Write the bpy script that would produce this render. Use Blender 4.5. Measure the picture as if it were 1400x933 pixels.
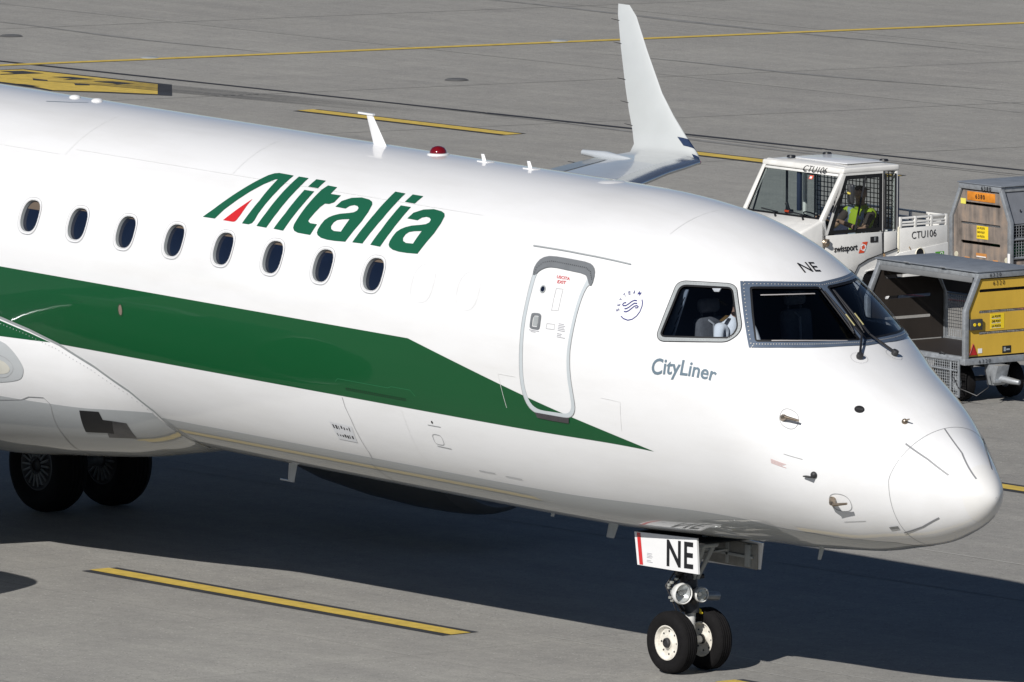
import bpy, bmesh, math, random
import numpy as np
from mathutils import Vector, Matrix
from mathutils.geometry import delaunay_2d_cdt

for o in list(bpy.data.objects):
    bpy.data.objects.remove(o, do_unlink=True)
scene = bpy.context.scene
COL = scene.collection
random.seed(7)
rad = math.radians

# ------------------------------------------------------------------ camera
cam_d = bpy.data.cameras.new('camera')
cam_d.lens = 398.232
cam_d.sensor_width = 36.0
cam_d.clip_start = 1.0
cam_d.clip_end = 5000.0
cam = bpy.data.objects.new('camera', cam_d)
CF = Vector((-0.767110, 0.631721, -0.111672))
CR = Vector((0.635416, 0.772163, 0.003203))
CF.normalize()
CR = (CR - CF * CR.dot(CF)).normalized()
CU = CR.cross(CF).normalized()
cam.matrix_world = Matrix(((CR.x, CU.x, -CF.x, 83.7052), (CR.y, CU.y, -CF.y, -71.2612),
                           (CR.z, CU.z, -CF.z, 15.6134), (0, 0, 0, 1)))
COL.objects.link(cam)
scene.camera = cam

# ------------------------------------------------------------------ sky, sun, exposure
SUN = Vector((0.62, -1.385, 1.0)).normalized()          # towards the sun
SUN_EL = math.asin(SUN.z)
SUN_ROT = math.atan2(SUN.x, SUN.y)
world = bpy.data.worlds.new('World')
scene.world = world
world.use_nodes = True
wn = world.node_tree
wn.nodes.clear()
sky = wn.nodes.new('ShaderNodeTexSky')
sky.sky_type = 'NISHITA'
sky.sun_disc = False
sky.sun_elevation = SUN_EL
sky.sun_rotation = SUN_ROT
sky.air_density = 0.6
sky.dust_density = 0.1
sky.ozone_density = 2.0
bg = wn.nodes.new('ShaderNodeBackground')
bg.inputs['Strength'].default_value = 0.05
wo = wn.nodes.new('ShaderNodeOutputWorld')
wn.links.new(sky.outputs[0], bg.inputs['Color'])
wn.links.new(bg.outputs[0], wo.inputs['Surface'])
sun_d = bpy.data.lights.new('sun', 'SUN')
sun_d.energy = 5.0
sun_d.angle = rad(0.53)
sun_d.color = (1.0, 0.968, 0.925)
sun = bpy.data.objects.new('sun', sun_d)
sun.rotation_euler = SUN.to_track_quat('Z', 'Y').to_euler()
sun.location = (40, -90, 60)
COL.objects.link(sun)
scene.render.engine = 'CYCLES'
scene.view_settings.view_transform = 'Standard'
scene.view_settings.look = 'None'
scene.view_settings.exposure = 0.0
scene.view_settings.gamma = 1.0
scene.cycles.max_bounces = 8
scene.cycles.transparent_max_bounces = 12

LOGO = {'A':[(-6.239,29.16),(-6.129,33.02),(-6.005,38.21),(-5.889,43.2),(-5.779,48.01),(-5.676,52.15),(-5.617,53.56),(-5.554,54.18),(-5.318,54.03),(-5.337,49.66),(-5.364,44.25),(-5.395,39.23),(-5.423,34.27),(-5.431,31.26),(-5.449,29.89),(-5.492,29.19),(-5.598,29.15),(-5.56,33.82),(-5.518,39.68),(-5.5,45.9),(-5.489,50.93),(-5.523,50.63),(-5.632,47.3),(-5.75,42.8),(-5.867,37.83),(-5.971,33.29),(-6.044,29.24)],'tri':[(-5.909,29.16),(-5.636,39.96),(-5.658,37.07),(-5.678,32.86),(-5.702,30.26),(-5.718,29.43),(-5.749,29.17)],'l':[(-5.229,53.96),(-5.074,53.94),(-5.088,48.09),(-5.117,41.93),(-5.15,35.97),(-5.202,29.03),(-5.361,29.09),(-5.312,35.22),(-5.278,41.91),(-5.249,48.73)],'i':[(-4.979,47.83),(-4.822,47.82),(-4.84,42.43),(-4.875,36.62),(-4.928,28.96),(-5.085,29.12),(-5.024,36.1),(-4.994,42.84)],'idot':[(-4.948,54.01),(-4.798,54.04),(-4.812,49.61),(-4.968,49.63)],'t':[(-4.702,51.8),(-4.553,51.65),(-4.563,47.91),(-4.398,47.98),(-4.418,44.34),(-4.472,43.22),(-4.536,43.04),(-4.571,41.25),(-4.599,38.17),(-4.622,35.56),(-4.624,34.56),(-4.578,33.77),(-4.468,33.78),(-4.494,29.05),(-4.697,29.12),(-4.76,29.65),(-4.797,30.74),(-4.807,32.28),(-4.795,36.24),(-4.776,40.95),(-4.753,46.01),(-4.738,49.21)],'a':[(-4.354,42.48),(-4.324,45.46),(-4.219,47.66),(-4.08,48.62),(-3.951,48.22),(-3.888,47.44),(-3.854,46.2),(-3.831,42.63),(-3.837,38.08),(-3.874,34.11),(-3.927,28.71),(-4.091,28.36),(-4.216,28.33),(-4.317,28.69),(-4.38,29.46),(-4.409,30.42),(-4.416,31.81),(-4.408,33.93),(-4.39,36.01),(-4.35,37.5),(-4.302,38.57),(-4.221,39.72),(-4.101,40.65),(-4.035,41.33),(-4.004,42.3),(-4.008,43.54),(-4.046,44.37),(-4.102,44.57),(-4.156,43.88),(-4.191,42.36)],'ahole':[(-4.032,38.13),(-4.06,32.4),(-4.167,32.2),(-4.224,32.84),(-4.246,34.02),(-4.238,35.69),(-4.207,36.86),(-4.14,37.52)],'l2':[(-3.691,54.19),(-3.529,54.08),(-3.538,47.9),(-3.563,40.79),(-3.607,35.02),(-3.661,29.12),(-3.818,28.95),(-3.758,36.19),(-3.721,42.12),(-3.699,49.25)],'i2':[(-3.441,47.88),(-3.282,47.86),(-3.301,41.74),(-3.332,35.49),(-3.379,29.05),(-3.536,29.15),(-3.483,36.09),(-3.455,42.92)],'i2dot':[(-3.415,54.17),(-3.249,54.13),(-3.271,49.81),(-3.428,49.85)],'a2':[(-3.212,42.48),(-3.182,45.46),(-3.077,47.66),(-2.938,48.62),(-2.809,48.22),(-2.746,47.44),(-2.712,46.2),(-2.689,42.63),(-2.695,38.08),(-2.732,34.11),(-2.785,28.71),(-2.949,28.36),(-3.074,28.33),(-3.175,28.69),(-3.238,29.46),(-3.267,30.42),(-3.274,31.81),(-3.266,33.93),(-3.248,36.01),(-3.208,37.5),(-3.16,38.57),(-3.079,39.72),(-2.959,40.65),(-2.893,41.33),(-2.862,42.3),(-2.866,43.54),(-2.904,44.37),(-2.96,44.57),(-3.014,43.88),(-3.049,42.36)],'a2hole':[(-2.89,38.13),(-2.918,32.4),(-3.025,32.2),(-3.082,32.84),(-3.104,34.02),(-3.096,35.69),(-3.065,36.86),(-2.998,37.52)]}
DOOR = {'outer':[(-0.991,28.46),(-0.968,22.78),(-0.953,15.77),(-0.953,11.16),(-0.951,3.87),(-0.957,-2.07),(-0.956,-7.3),(-0.942,-11.43),(-0.915,-14.8),(-0.863,-17.59),(-0.792,-19.07),(-0.705,-19.7),(-0.51,-19.59),(-0.3,-19.34),(-0.226,-18.47),(-0.181,-16.69),(-0.167,-14.65),(-0.178,-11.17),(-0.202,-6.67),(-0.217,-2.19),(-0.218,2.38),(-0.207,7.5),(-0.198,13.11),(-0.196,18.77),(-0.193,24.59),(-0.177,28.49),(-0.124,28.87),(-0.155,33.52),(-0.212,36.0),(-0.305,37.26),(-0.547,36.99),(-0.854,36.84),(-0.945,35.83),(-0.994,33.88),(-1.005,31.34)],'inner':[(-0.94,28.51),(-0.919,22.72),(-0.909,15.78),(-0.909,11.17),(-0.907,4.07),(-0.909,-1.89),(-0.907,-7.13),(-0.893,-11.02),(-0.864,-14.22),(-0.813,-16.61),(-0.747,-17.78),(-0.66,-18.24),(-0.465,-18.13),(-0.319,-18.04),(-0.26,-17.33),(-0.229,-16.09),(-0.218,-14.46),(-0.226,-11.22),(-0.25,-6.87),(-0.262,-2.38),(-0.259,2.25),(-0.248,7.46),(-0.239,13.06),(-0.237,18.71),(-0.238,24.59),(-0.222,29.91),(-0.231,31.39),(-0.292,32.53),(-0.503,32.49),(-0.755,32.48),(-0.851,31.68),(-0.914,30.14)],'cap':[(-0.991,28.26),(-1.013,32.02),(-0.973,35.37),(-0.854,36.84),(-0.549,37.09),(-0.305,37.26),(-0.217,36.28),(-0.152,33.55),(-0.12,28.59),(-0.16,28.51),(-0.225,31.23),(-0.29,32.44),(-0.501,32.39),(-0.755,32.48),(-0.851,31.68),(-0.914,30.14),(-0.94,28.3)],'sill':[(-0.767,-19.21),(-0.507,-19.26),(-0.272,-19.31),(-0.288,-21.08),(-0.52,-21.09),(-0.739,-20.88)],'handle_o':[(-0.821,14.02),(-0.724,14.35),(-0.693,13.91),(-0.683,12.99),(-0.679,8.97),(-0.695,8.28),(-0.72,8.13),(-0.808,8.15),(-0.829,8.6),(-0.832,9.8),(-0.836,13.44)],'handle_i':[(-0.804,13.2),(-0.729,13.43),(-0.719,13.01),(-0.716,9.37),(-0.724,9.07),(-0.794,9.02),(-0.799,9.38)],'porthole':[(-0.74,24.18),(-0.733,23.4),(-0.737,22.57),(-0.753,22.21),(-0.775,22.18),(-0.796,22.69),(-0.803,23.46),(-0.798,24.3),(-0.781,24.75),(-0.759,24.69)],'panel':[(-0.585,24.7),(-0.489,24.91),(-0.47,19.18),(-0.467,16.63),(-0.559,16.14)],'panel2':[(-0.587,11.15),(-0.476,11.32),(-0.472,9.42),(-0.59,9.21)],'scuffL':[(-1.197,-10.83),(-0.945,-11.05),(-0.922,-14.05),(-0.85,-17.85),(-1.16,-25.86)],'uscita':[(-0.637,28.64),(-0.449,28.78),(-0.646,29.78)],'exit':[(-0.6,26.76),(-0.481,27.03),(-0.609,27.96)],'rain':[(-1.188,39.75),(0.221,40.95)]}
COCKPIT = {'glass':[(1.501,58.33),(1.51,59.51),(1.545,61.42),(1.578,63.4),(1.609,65.47),(1.638,67.63),(1.664,69.85),(1.688,72.16),(1.709,74.4),(1.727,76.72),(1.743,79.1),(1.758,81.57),(1.77,84.11),(1.779,86.75),(1.791,87.76),(1.836,87.95),(1.88,88.16),(1.925,88.38),(1.969,88.6),(2.014,88.8),(2.06,88.96),(2.109,89.13),(2.156,89.35),(2.203,89.59),(2.25,89.84),(2.298,90.06),(2.347,90.22),(2.37,89.73),(2.391,87.99),(2.383,84.97),(2.373,82.06),(2.361,79.25),(2.346,76.52),(2.33,73.87),(2.312,71.29),(2.292,68.76),(2.271,66.29),(2.249,63.86),(2.225,61.49),(2.198,59.19),(2.17,56.94),(2.14,54.73),(2.108,52.57),(2.075,50.46),(2.04,48.41),(2.003,46.37),(1.965,44.34),(1.926,42.33),(1.905,41.62),(1.883,41.95),(1.848,43.56),(1.812,45.15),(1.775,46.72),(1.737,48.29),(1.699,49.87),(1.653,51.91),(1.605,53.99),(1.554,56.13)],'side_o':[(0.915,43.19),(0.97,44.13),(1.023,45.14),(1.074,46.23),(1.124,47.4),(1.177,48.76),(1.229,50.21),(1.279,51.73),(1.327,53.33),(1.375,54.09),(1.419,53.79),(1.468,51.88),(1.516,49.97),(1.563,48.08),(1.611,46.12),(1.657,44.21),(1.702,42.33),(1.725,39.58),(1.715,36.03),(1.673,32.15),(1.627,30.05),(1.57,28.38),(1.511,26.82),(1.451,25.33),(1.391,23.89),(1.329,22.52),(1.272,21.35),(1.214,20.23),(1.155,19.18),(1.095,18.19),(1.034,17.28),(0.972,16.43),(0.919,16.56),(0.893,17.87),(0.888,19.12),(0.893,21.6),(0.895,24.08),(0.895,26.57),(0.893,29.07),(0.889,31.69),(0.882,34.33),(0.873,36.98),(0.86,39.66),(0.871,41.46)],'side_i':[(0.948,41.91),(1.018,43.19),(1.084,44.58),(1.148,46.1),(1.202,47.48),(1.254,48.95),(1.304,50.48),(1.352,52.08),(1.39,52.31),(1.422,51.52),(1.469,49.66),(1.514,47.81),(1.559,45.96),(1.598,44.32),(1.636,42.71),(1.673,41.13),(1.693,39.2),(1.693,36.07),(1.662,33.0),(1.604,31.15),(1.545,29.43),(1.483,27.81),(1.421,26.25),(1.357,24.77),(1.298,23.52),(1.239,22.34),(1.178,21.22),(1.116,20.17),(1.052,19.2),(0.988,18.31),(0.948,18.1),(0.923,18.91),(0.922,19.9),(0.928,22.25),(0.931,24.6),(0.933,26.95),(0.932,29.31),(0.929,31.69),(0.923,34.07),(0.915,36.47),(0.905,38.9),(0.917,40.7)],'ftop':[(1.387,57.57),(1.416,58.92),(1.444,60.29),(1.471,61.71),(1.497,63.15),(1.522,64.63),(1.547,66.14),(1.57,67.69),(1.592,69.3),(1.612,70.95),(1.631,72.65),(1.648,74.4),(1.665,76.2),(1.679,78.05),(1.693,79.95),(1.705,81.9),(1.715,83.9),(1.724,85.97),(1.731,88.11),(1.736,90.32),(1.74,92.61)],'fbot':[(1.882,36.93),(1.922,38.7),(1.961,40.5),(1.999,42.3),(2.035,44.11),(2.07,45.95),(2.104,47.84),(2.135,49.78),(2.166,51.75),(2.195,53.76),(2.222,55.82),(2.248,57.92),(2.273,60.06),(2.296,62.23),(2.319,64.43),(2.34,66.7),(2.359,69.01),(2.377,71.37),(2.394,73.79),(2.41,76.25),(2.423,78.84),(2.433,81.53),(2.441,84.32),(2.447,87.22),(2.45,90.24)],'bar1':[(1.631,59.34),(1.662,61.41),(1.691,63.55),(1.718,65.75),(1.742,68.02),(1.765,70.36),(1.786,72.75),(1.804,75.22),(1.82,77.75),(1.834,80.36),(1.846,83.06)],'bar2':[(2.011,47.85),(2.053,50.26),(2.092,52.72),(2.13,55.25),(2.165,57.85),(2.197,60.52),(2.228,63.25),(2.256,66.04),(2.282,68.91),(2.307,71.85),(2.329,74.87),(2.349,77.98),(2.366,81.2)]}
TEXT = {'city':[(0.889,1.71),(1.68,12.27),(0.894,8.48)],'ne':[(1.604,86.35),(1.603,95.89),(1.467,86.98)]}
SKY = {'arc':[(0.384,20.16),(0.424,19.53),(0.484,19.45),(0.534,20.34),(0.575,22.1),(0.597,24.18),(0.598,26.53),(0.586,28.04),(0.565,28.97)],'w1':[(0.511,27.86),(0.48,27.69),(0.453,26.87),(0.43,25.7),(0.402,24.62),(0.372,24.32),(0.357,24.63),(0.367,25.41),(0.392,25.77)],'w2':[(0.527,26.87),(0.494,26.61),(0.47,25.54),(0.446,24.37),(0.419,23.53),(0.399,23.33)],'w3':[(0.403,22.24),(0.432,22.36),(0.46,23.15),(0.484,24.31),(0.507,25.48),(0.534,26.06),(0.557,25.81),(0.548,25.2),(0.524,25.02)],'let':[(0.319,22.07),(0.31,24.2),(0.313,26.39),(0.338,28.48),(0.384,29.89),(0.437,30.78),(0.505,31.01)]}
MISC = {'strip1':[(3.579,39.09),(3.801,35.31),(4.008,27.97)],'strip2':[(3.685,80.93),(3.97,72.63),(4.205,52.05)],'strip3':[(3.548,146.75),(3.949,127.02),(4.154,115.17)],'strip4':[(3.514,-51.27),(3.735,-44.65),(3.917,-35.56)],'plate1':[(2.547,19.48)],'probe1':[(2.524,19.26)],'probe1tip':[(2.707,23.09)],'vane':[(2.859,-8.77)],'plate2':[(3.067,-25.58)],'hole':[(3.071,46.27)],'sensor':[(3.446,57.1)],'latch1':[(3.487,24.31),(3.562,24.4)],'latch2':[(3.413,-45.2),(3.508,-43.77)],'tipcirc':[(4.281,-30.89)],'wipS':[(2.541,82.88)],'wipStop':[(1.834,91.58)],'pl1r':[(2.449,16.49),(2.507,25.23)],'pl2r':[(2.971,-25.41),(3.094,-18.95)],'redtxt':[(2.466,-8.01)],'seamband':[(-5.278,-50.57),(-2.173,-52.29)],'vent':[(-3.787,-22.52),(-2.768,-22.5),(-2.789,-23.58),(-3.784,-23.52)],'decal':[(-4.179,-36.94),(-3.829,-37.36),(-3.864,-44.51),(-4.154,-44.4)],'seam1':[(-3.834,-26.29),(-3.826,-29.7),(-3.793,-34.27),(-3.776,-41.74),(-3.769,-48.93),(-3.794,-52.59)],'fuelp':[(-2.447,-29.41),(-2.432,-36.01)],'camera':[(-7.349,-10.11)],'hinge':[(-1.15,-10.66),(-1.136,-26.25)],'rainline':[(-1.188,39.75),(-0.466,40.07),(0.221,40.95)]}
PANEL = {'black':[(-57.84,34.75),(-57.74,35.29),(-54.12,35.42),(-52.59,34.24),(-53.72,33.68),(-54.38,33.27),(-55.02,33.39),(-55.92,33.46),(-56.17,33.5)],'yellow':[(-57.75,34.69),(-57.6,35.17),(-54.27,35.26),(-52.91,34.21),(-53.75,33.82),(-54.43,33.35),(-55.43,33.57),(-56.1,33.59),(-56.25,33.56)],'b1':[(-57.54,34.67),(-57.38,34.99),(-56.82,34.99),(-56.94,34.66),(-57.04,34.3),(-57.13,34.37),(-57.1,34.63),(-57.34,34.67)],'b2':[(-56.23,34.32),(-55.86,34.33),(-55.72,34.23),(-55.96,34.13)],'b3':[(-56.26,34.71),(-56.1,34.95),(-55.51,35.0),(-55.65,34.71),(-55.72,34.52),(-55.8,34.77)],'b4':[(-55.14,34.3),(-54.86,34.39),(-54.72,34.28),(-54.89,34.13)],'b5':[(-55.22,34.73),(-55.07,35.0),(-54.53,35.0),(-54.6,34.72),(-54.76,34.76)],'b6':[(-55.64,33.54),(-55.48,33.61),(-55.03,33.56),(-55.17,33.45)]}
# ------------------------------------------------------------------ materials
def nodes_of(m):
    return m.node_tree.nodes, m.node_tree.links

MATS = {}
def mat(name, color=(0.5, 0.5, 0.5), rough=0.5, metal=0.0, coat=0.0, coat_rough=0.05, spec=0.5, coat_ior=1.5,
        noise=0.0, scale=3.0, bump=0.0, bump_scale=40.0, stretch=(1, 1, 1), emit=None, rough_var=0.0):
    """procedural Principled material: base colour with mottling, roughness variation and fine relief"""
    if name in MATS:
        return MATS[name]
    m = bpy.data.materials.new(name)
    m.use_nodes = True
    n, l = nodes_of(m)
    b = n['Principled BSDF']
    b.inputs['Base Color'].default_value = (*color, 1)
    b.inputs['Roughness'].default_value = rough
    b.inputs['Metallic'].default_value = metal
    b.inputs['Specular IOR Level'].default_value = spec
    b.inputs['Coat Weight'].default_value = coat
    b.inputs['Coat Roughness'].default_value = coat_rough
    b.inputs['Coat IOR'].default_value = coat_ior
    tc = n.new('ShaderNodeTexCoord')
    mp = n.new('ShaderNodeMapping')
    mp.inputs['Scale'].default_value = stretch
    l.new(tc.outputs['Object'], mp.inputs['Vector'])
    if noise > 0:
        t = n.new('ShaderNodeTexNoise')
        t.inputs['Scale'].default_value = scale
        t.inputs['Detail'].default_value = 6
        t.inputs['Roughness'].default_value = 0.6
        l.new(mp.outputs[0], t.inputs['Vector'])
        r = n.new('ShaderNodeMapRange')
        r.inputs['From Min'].default_value = 0.25
        r.inputs['From Max'].default_value = 0.75
        r.inputs['To Min'].default_value = 1.0 - noise
        r.inputs['To Max'].default_value = 1.0 + noise
        l.new(t.outputs['Fac'], r.inputs['Value'])
        mx = n.new('ShaderNodeMix')
        mx.data_type = 'RGBA'
        mx.blend_type = 'MULTIPLY'
        mx.inputs['Factor'].default_value = 1.0
        mx.inputs['A'].default_value = (*color, 1)
        l.new(r.outputs[0], mx.inputs['B'])
        l.new(mx.outputs['Result'], b.inputs['Base Color'])
        if rough_var > 0:
            r2 = n.new('ShaderNodeMapRange')
            r2.inputs['From Min'].default_value = 0.3
            r2.inputs['From Max'].default_value = 0.7
            r2.inputs['To Min'].default_value = max(0.02, rough - rough_var)
            r2.inputs['To Max'].default_value = rough + rough_var
            l.new(t.outputs['Fac'], r2.inputs['Value'])
            l.new(r2.outputs[0], b.inputs['Roughness'])
    if bump > 0:
        t2 = n.new('ShaderNodeTexNoise')
        t2.inputs['Scale'].default_value = bump_scale
        t2.inputs['Detail'].default_value = 4
        l.new(mp.outputs[0], t2.inputs['Vector'])
        bp = n.new('ShaderNodeBump')
        bp.inputs['Strength'].default_value = bump
        bp.inputs['Distance'].default_value = 0.02
        l.new(t2.outputs['Fac'], bp.inputs['Height'])
        l.new(bp.outputs[0], b.inputs['Normal'])
    if emit:
        b.inputs['Emission Color'].default_value = (*emit[:3], 1)
        b.inputs['Emission Strength'].default_value = emit[3]
    MATS[name] = m
    return m

def glass_mat(name, tint, ior=1.5, rough=0.0):
    m = bpy.data.materials.new(name)
    m.use_nodes = True
    n, l = nodes_of(m)
    n.clear()
    o = n.new('ShaderNodeOutputMaterial')
    tr = n.new('ShaderNodeBsdfTransparent')
    tr.inputs['Color'].default_value = (*tint, 1)
    gl = n.new('ShaderNodeBsdfGlossy')
    gl.inputs['Roughness'].default_value = rough
    fr = n.new('ShaderNodeFresnel')
    ge = n.new('ShaderNodeNewGeometry')          # thin sheet: same reflectance from either side
    io = n.new('ShaderNodeMapRange')
    io.inputs['To Min'].default_value = ior
    io.inputs['To Max'].default_value = 1.0 / ior
    l.new(ge.outputs['Backfacing'], io.inputs['Value'])
    l.new(io.outputs[0], fr.inputs['IOR'])
    mx = n.new('ShaderNodeMixShader')
    l.new(fr.outputs[0], mx.inputs[0])
    l.new(tr.outputs[0], mx.inputs[1])
    l.new(gl.outputs[0], mx.inputs[2])
    l.new(mx.outputs[0], o.inputs['Surface'])
    return m

def gloss_paint(name, c0, c1, coat_ior=1.5, wave=0.2):
    """airliner gloss paint: faint soot streaks running along the hull and slight waviness of the skin"""
    m = bpy.data.materials.new(name)
    m.use_nodes = True
    n, l = nodes_of(m)
    b = n['Principled BSDF']
    tc = n.new('ShaderNodeTexCoord')
    mp = n.new('ShaderNodeMapping')
    mp.inputs['Scale'].default_value = (0.35, 1.6, 1.6)
    l.new(tc.outputs['Object'], mp.inputs['Vector'])
    t = n.new('ShaderNodeTexNoise')
    t.inputs['Scale'].default_value = 1.6
    t.inputs['Detail'].default_value = 8
    t.inputs['Roughness'].default_value = 0.62
    l.new(mp.outputs[0], t.inputs['Vector'])
    cr = n.new('ShaderNodeValToRGB')
    cr.color_ramp.elements[0].position = 0.25
    cr.color_ramp.elements[0].color = (*c0, 1)
    cr.color_ramp.elements[1].position = 0.55
    cr.color_ramp.elements[1].color = (*c1, 1)
    l.new(t.outputs['Fac'], cr.inputs['Fac'])
    l.new(cr.outputs['Color'], b.inputs['Base Color'])
    b.inputs['Roughness'].default_value = 0.42
    b.inputs['Coat Weight'].default_value = 1.0
    b.inputs['Coat Roughness'].default_value = 0.03
    b.inputs['Coat IOR'].default_value = coat_ior
    b.inputs['Specular IOR Level'].default_value = 0.2
    t2 = n.new('ShaderNodeTexNoise')
    t2.inputs['Scale'].default_value = 2.3
    t2.inputs['Detail'].default_value = 2
    l.new(tc.outputs['Object'], t2.inputs['Vector'])
    bp = n.new('ShaderNodeBump')
    bp.inputs['Strength'].default_value = wave
    bp.inputs['Distance'].default_value = 0.008
    l.new(t2.outputs['Fac'], bp.inputs['Height'])
    l.new(bp.outputs[0], b.inputs['Coat Normal'])
    return m

WHITE = gloss_paint('gloss_white_paint', (0.68, 0.678, 0.674), (0.735, 0.737, 0.742))
GREEN = gloss_paint('gloss_green_paint', (0.0045, 0.066, 0.020), (0.0040, 0.071, 0.021), 1.3, 0.25)
LOGOGREEN = mat('logo_green_sky_sheen', (0.011, 0.095, 0.050), 0.5, spec=0.1, coat=1.0, coat_rough=0.03, coat_ior=1.3, noise=0.03)  # brighter than the stripe green: reflected sky is put into the colour
RED = mat('logo_red_paint', (0.56, 0.018, 0.02), 0.4, coat=1.0, noise=0.03)
BELLY = mat('belly_grey_paint', (0.42, 0.44, 0.45), 0.45, spec=.2, coat=1.0, coat_rough=0.03, coat_ior=1.45, noise=0.05, scale=2.0, stretch=(.4, 2, 2))
GREYTXT = mat('slate_lettering_paint', (0.13, 0.18, 0.22), 0.5, noise=0.03)
BLACKTXT = mat('black_lettering_paint', (0.008, 0.008, 0.010), 0.5, noise=0.1)
NAVYTXT = mat('navy_lettering_paint', (0.02, 0.025, 0.17), 0.5, noise=0.05)
FRAMEGREY = mat('window_frame_blue_grey', (0.095, 0.125, 0.175), 0.45, metal=0.2, coat=0.4, noise=0.12, scale=9)
LIGHTGREY = mat('light_grey_trim', (0.31, 0.33, 0.335), 0.5, noise=0.1, scale=12)
DOORGREY = mat('door_trim_grey', (0.48, 0.52, 0.54), 0.45, coat=.5, noise=0.05, scale=6)
CAPGREY = mat('scuff_plate_grey', (0.15, 0.16, 0.17), 0.5, noise=0.1, scale=8)
SILL = mat('sill_plate_brown_grey', (0.07, 0.065, 0.07), 0.45, metal=.3, noise=0.2, scale=14)
LINE = mat('panel_line_grey', (0.32, 0.325, 0.33), 0.6, noise=0.2, scale=20)
FAINT = mat('faint_panel_line', (0.65, 0.65, 0.645), 0.55, noise=0.1, scale=20)
RUBBER = mat('black_rubber', (0.0085, 0.008, 0.0085), 0.85, spec=.15, noise=0.25, scale=18, bump=0.2, bump_scale=90)
SEALBLK = mat('black_seal', (0.006, 0.006, 0.007), 0.5, noise=0.2, scale=10)
WHEELW = mat('white_wheel_enamel', (0.66, 0.63, 0.56), 0.45, noise=0.28, scale=16, coat=.3)
STEEL = mat('landing_gear_steel', (0.30, 0.31, 0.32), 0.42, metal=0.7, noise=0.25, scale=16)
GEARWHITE = mat('gear_white_enamel', (0.62, 0.62, 0.60), 0.4, noise=0.2, scale=14, coat=.3)
GEARDARK = mat('gear_dark_metal', (0.05, 0.05, 0.052), 0.5, metal=0.5, noise=0.4, scale=20)
CHROME = mat('polished_metal', (0.75, 0.76, 0.78), 0.12, metal=1.0, noise=0.08, scale=12)
BRONZE = mat('heat_tinted_probe_metal', (0.32, 0.26, 0.20), 0.32, metal=0.9, noise=0.3, scale=40)
WINGGREY = mat('wing_grey_enamel', (0.42, 0.45, 0.48), 0.35, coat=.6, noise=0.08, scale=2)
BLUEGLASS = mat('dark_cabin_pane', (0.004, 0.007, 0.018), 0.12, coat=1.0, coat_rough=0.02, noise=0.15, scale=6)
NAVLENS = mat('navigation_lens_blue', (0.025, 0.040, 0.085), 0.08, coat=1.0, noise=0.1, scale=20)
BEACON = mat('red_beacon_lens', (0.14, 0.003, 0.006), 0.08, coat=1.0, noise=0.15, scale=30)
COCKGLASS = glass_mat('tinted_cockpit_glass', (0.74, 0.79, 0.84), 1.5)
CABGLASS = glass_mat('clear_cab_glass', (0.78, 0.84, 0.84), 1.5)
LAMPGLASS = glass_mat('lamp_lens_glass', (0.92, 0.94, 0.95), 1.45)
ORANGELENS = mat('amber_lens', (0.55, 0.10, 0.01), 0.15, coat=1.0, noise=0.15, scale=60)
INTERIOR = mat('cockpit_interior_grey', (0.045, 0.05, 0.06), 0.8, noise=0.1, scale=6)
INTDARK = mat('cockpit_interior_dark', (0.012, 0.013, 0.017), 0.85, noise=0.2, scale=8)
FABRIC = mat('seat_fabric_grey', (0.11, 0.11, 0.12), 0.95, noise=0.2, scale=30, bump=.3, bump_scale=200)
GALV = mat('galvanised_steel', (0.36, 0.38, 0.40), 0.5, metal=0.55, noise=0.28, scale=14, bump=.1, bump_scale=60)
YPLY = mat('yellow_painted_panel', (0.60, 0.38, 0.045), 0.6, noise=0.1, scale=4, stretch=(1, 1, .35), bump=.06, bump_scale=50)
YSTICK = mat('yellow_sticker', (0.80, 0.58, 0.02), 0.5, noise=0.04)
OSTICK = mat('orange_number_plate', (0.62, 0.22, 0.02), 0.55, noise=0.3, scale=9)
DARKPLY = mat('dark_film_plywood', (0.026, 0.020, 0.016), 0.65, noise=0.22, scale=6, stretch=(1, 1, .3))
CARTROOF = mat('weathered_grey_sheet', (0.20, 0.22, 0.25), 0.55, noise=0.18, scale=5, metal=.2, bump=.08, bump_scale=30)
TRUCKW = mat('truck_cream_white_paint', (0.72, 0.71, 0.68), 0.4, coat=.6, coat_rough=.1, noise=0.10, scale=5, bump=.03, bump_scale=8)
TRUCKROOF = mat('truck_roof_paint', (0.62, 0.63, 0.65), 0.45, coat=.4, noise=0.07, scale=4)
TRIMBLK = mat('black_plastic_trim', (0.012, 0.012, 0.014), 0.45, noise=0.2, scale=20)
REDREF = mat('red_reflector', (0.40, 0.008, 0.010), 0.3, coat=.8, noise=0.2, scale=50)
WHITESTICK = mat('white_sticker', (0.78, 0.78, 0.78), 0.5, noise=0.04)
REDSTICK = mat('red_sticker', (0.66, 0.07, 0.02), 0.5, noise=0.06)
GREENSTICK = mat('green_sticker', (0.08, 0.30, 0.03), 0.5, noise=0.06)
CREAM = mat('cabin_blind_tan', (0.10, 0.075, 0.055), 0.7, noise=0.1)
YPAINT = mat('yellow_road_paint', (0.56, 0.40, 0.075), 0.75, noise=0.22, scale=7, bump=.15, bump_scale=60)
BPAINT = mat('black_road_paint', (0.028, 0.030, 0.036), 0.8, noise=0.25, scale=5, bump=.15, bump_scale=60)
TAR = mat('joint_sealant_tar', (0.022, 0.022, 0.026), 0.7, noise=0.3, scale=3)
PALELINE = mat('pale_joint_mortar', (0.52, 0.51, 0.48), 0.85, noise=0.2, scale=6)

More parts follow.
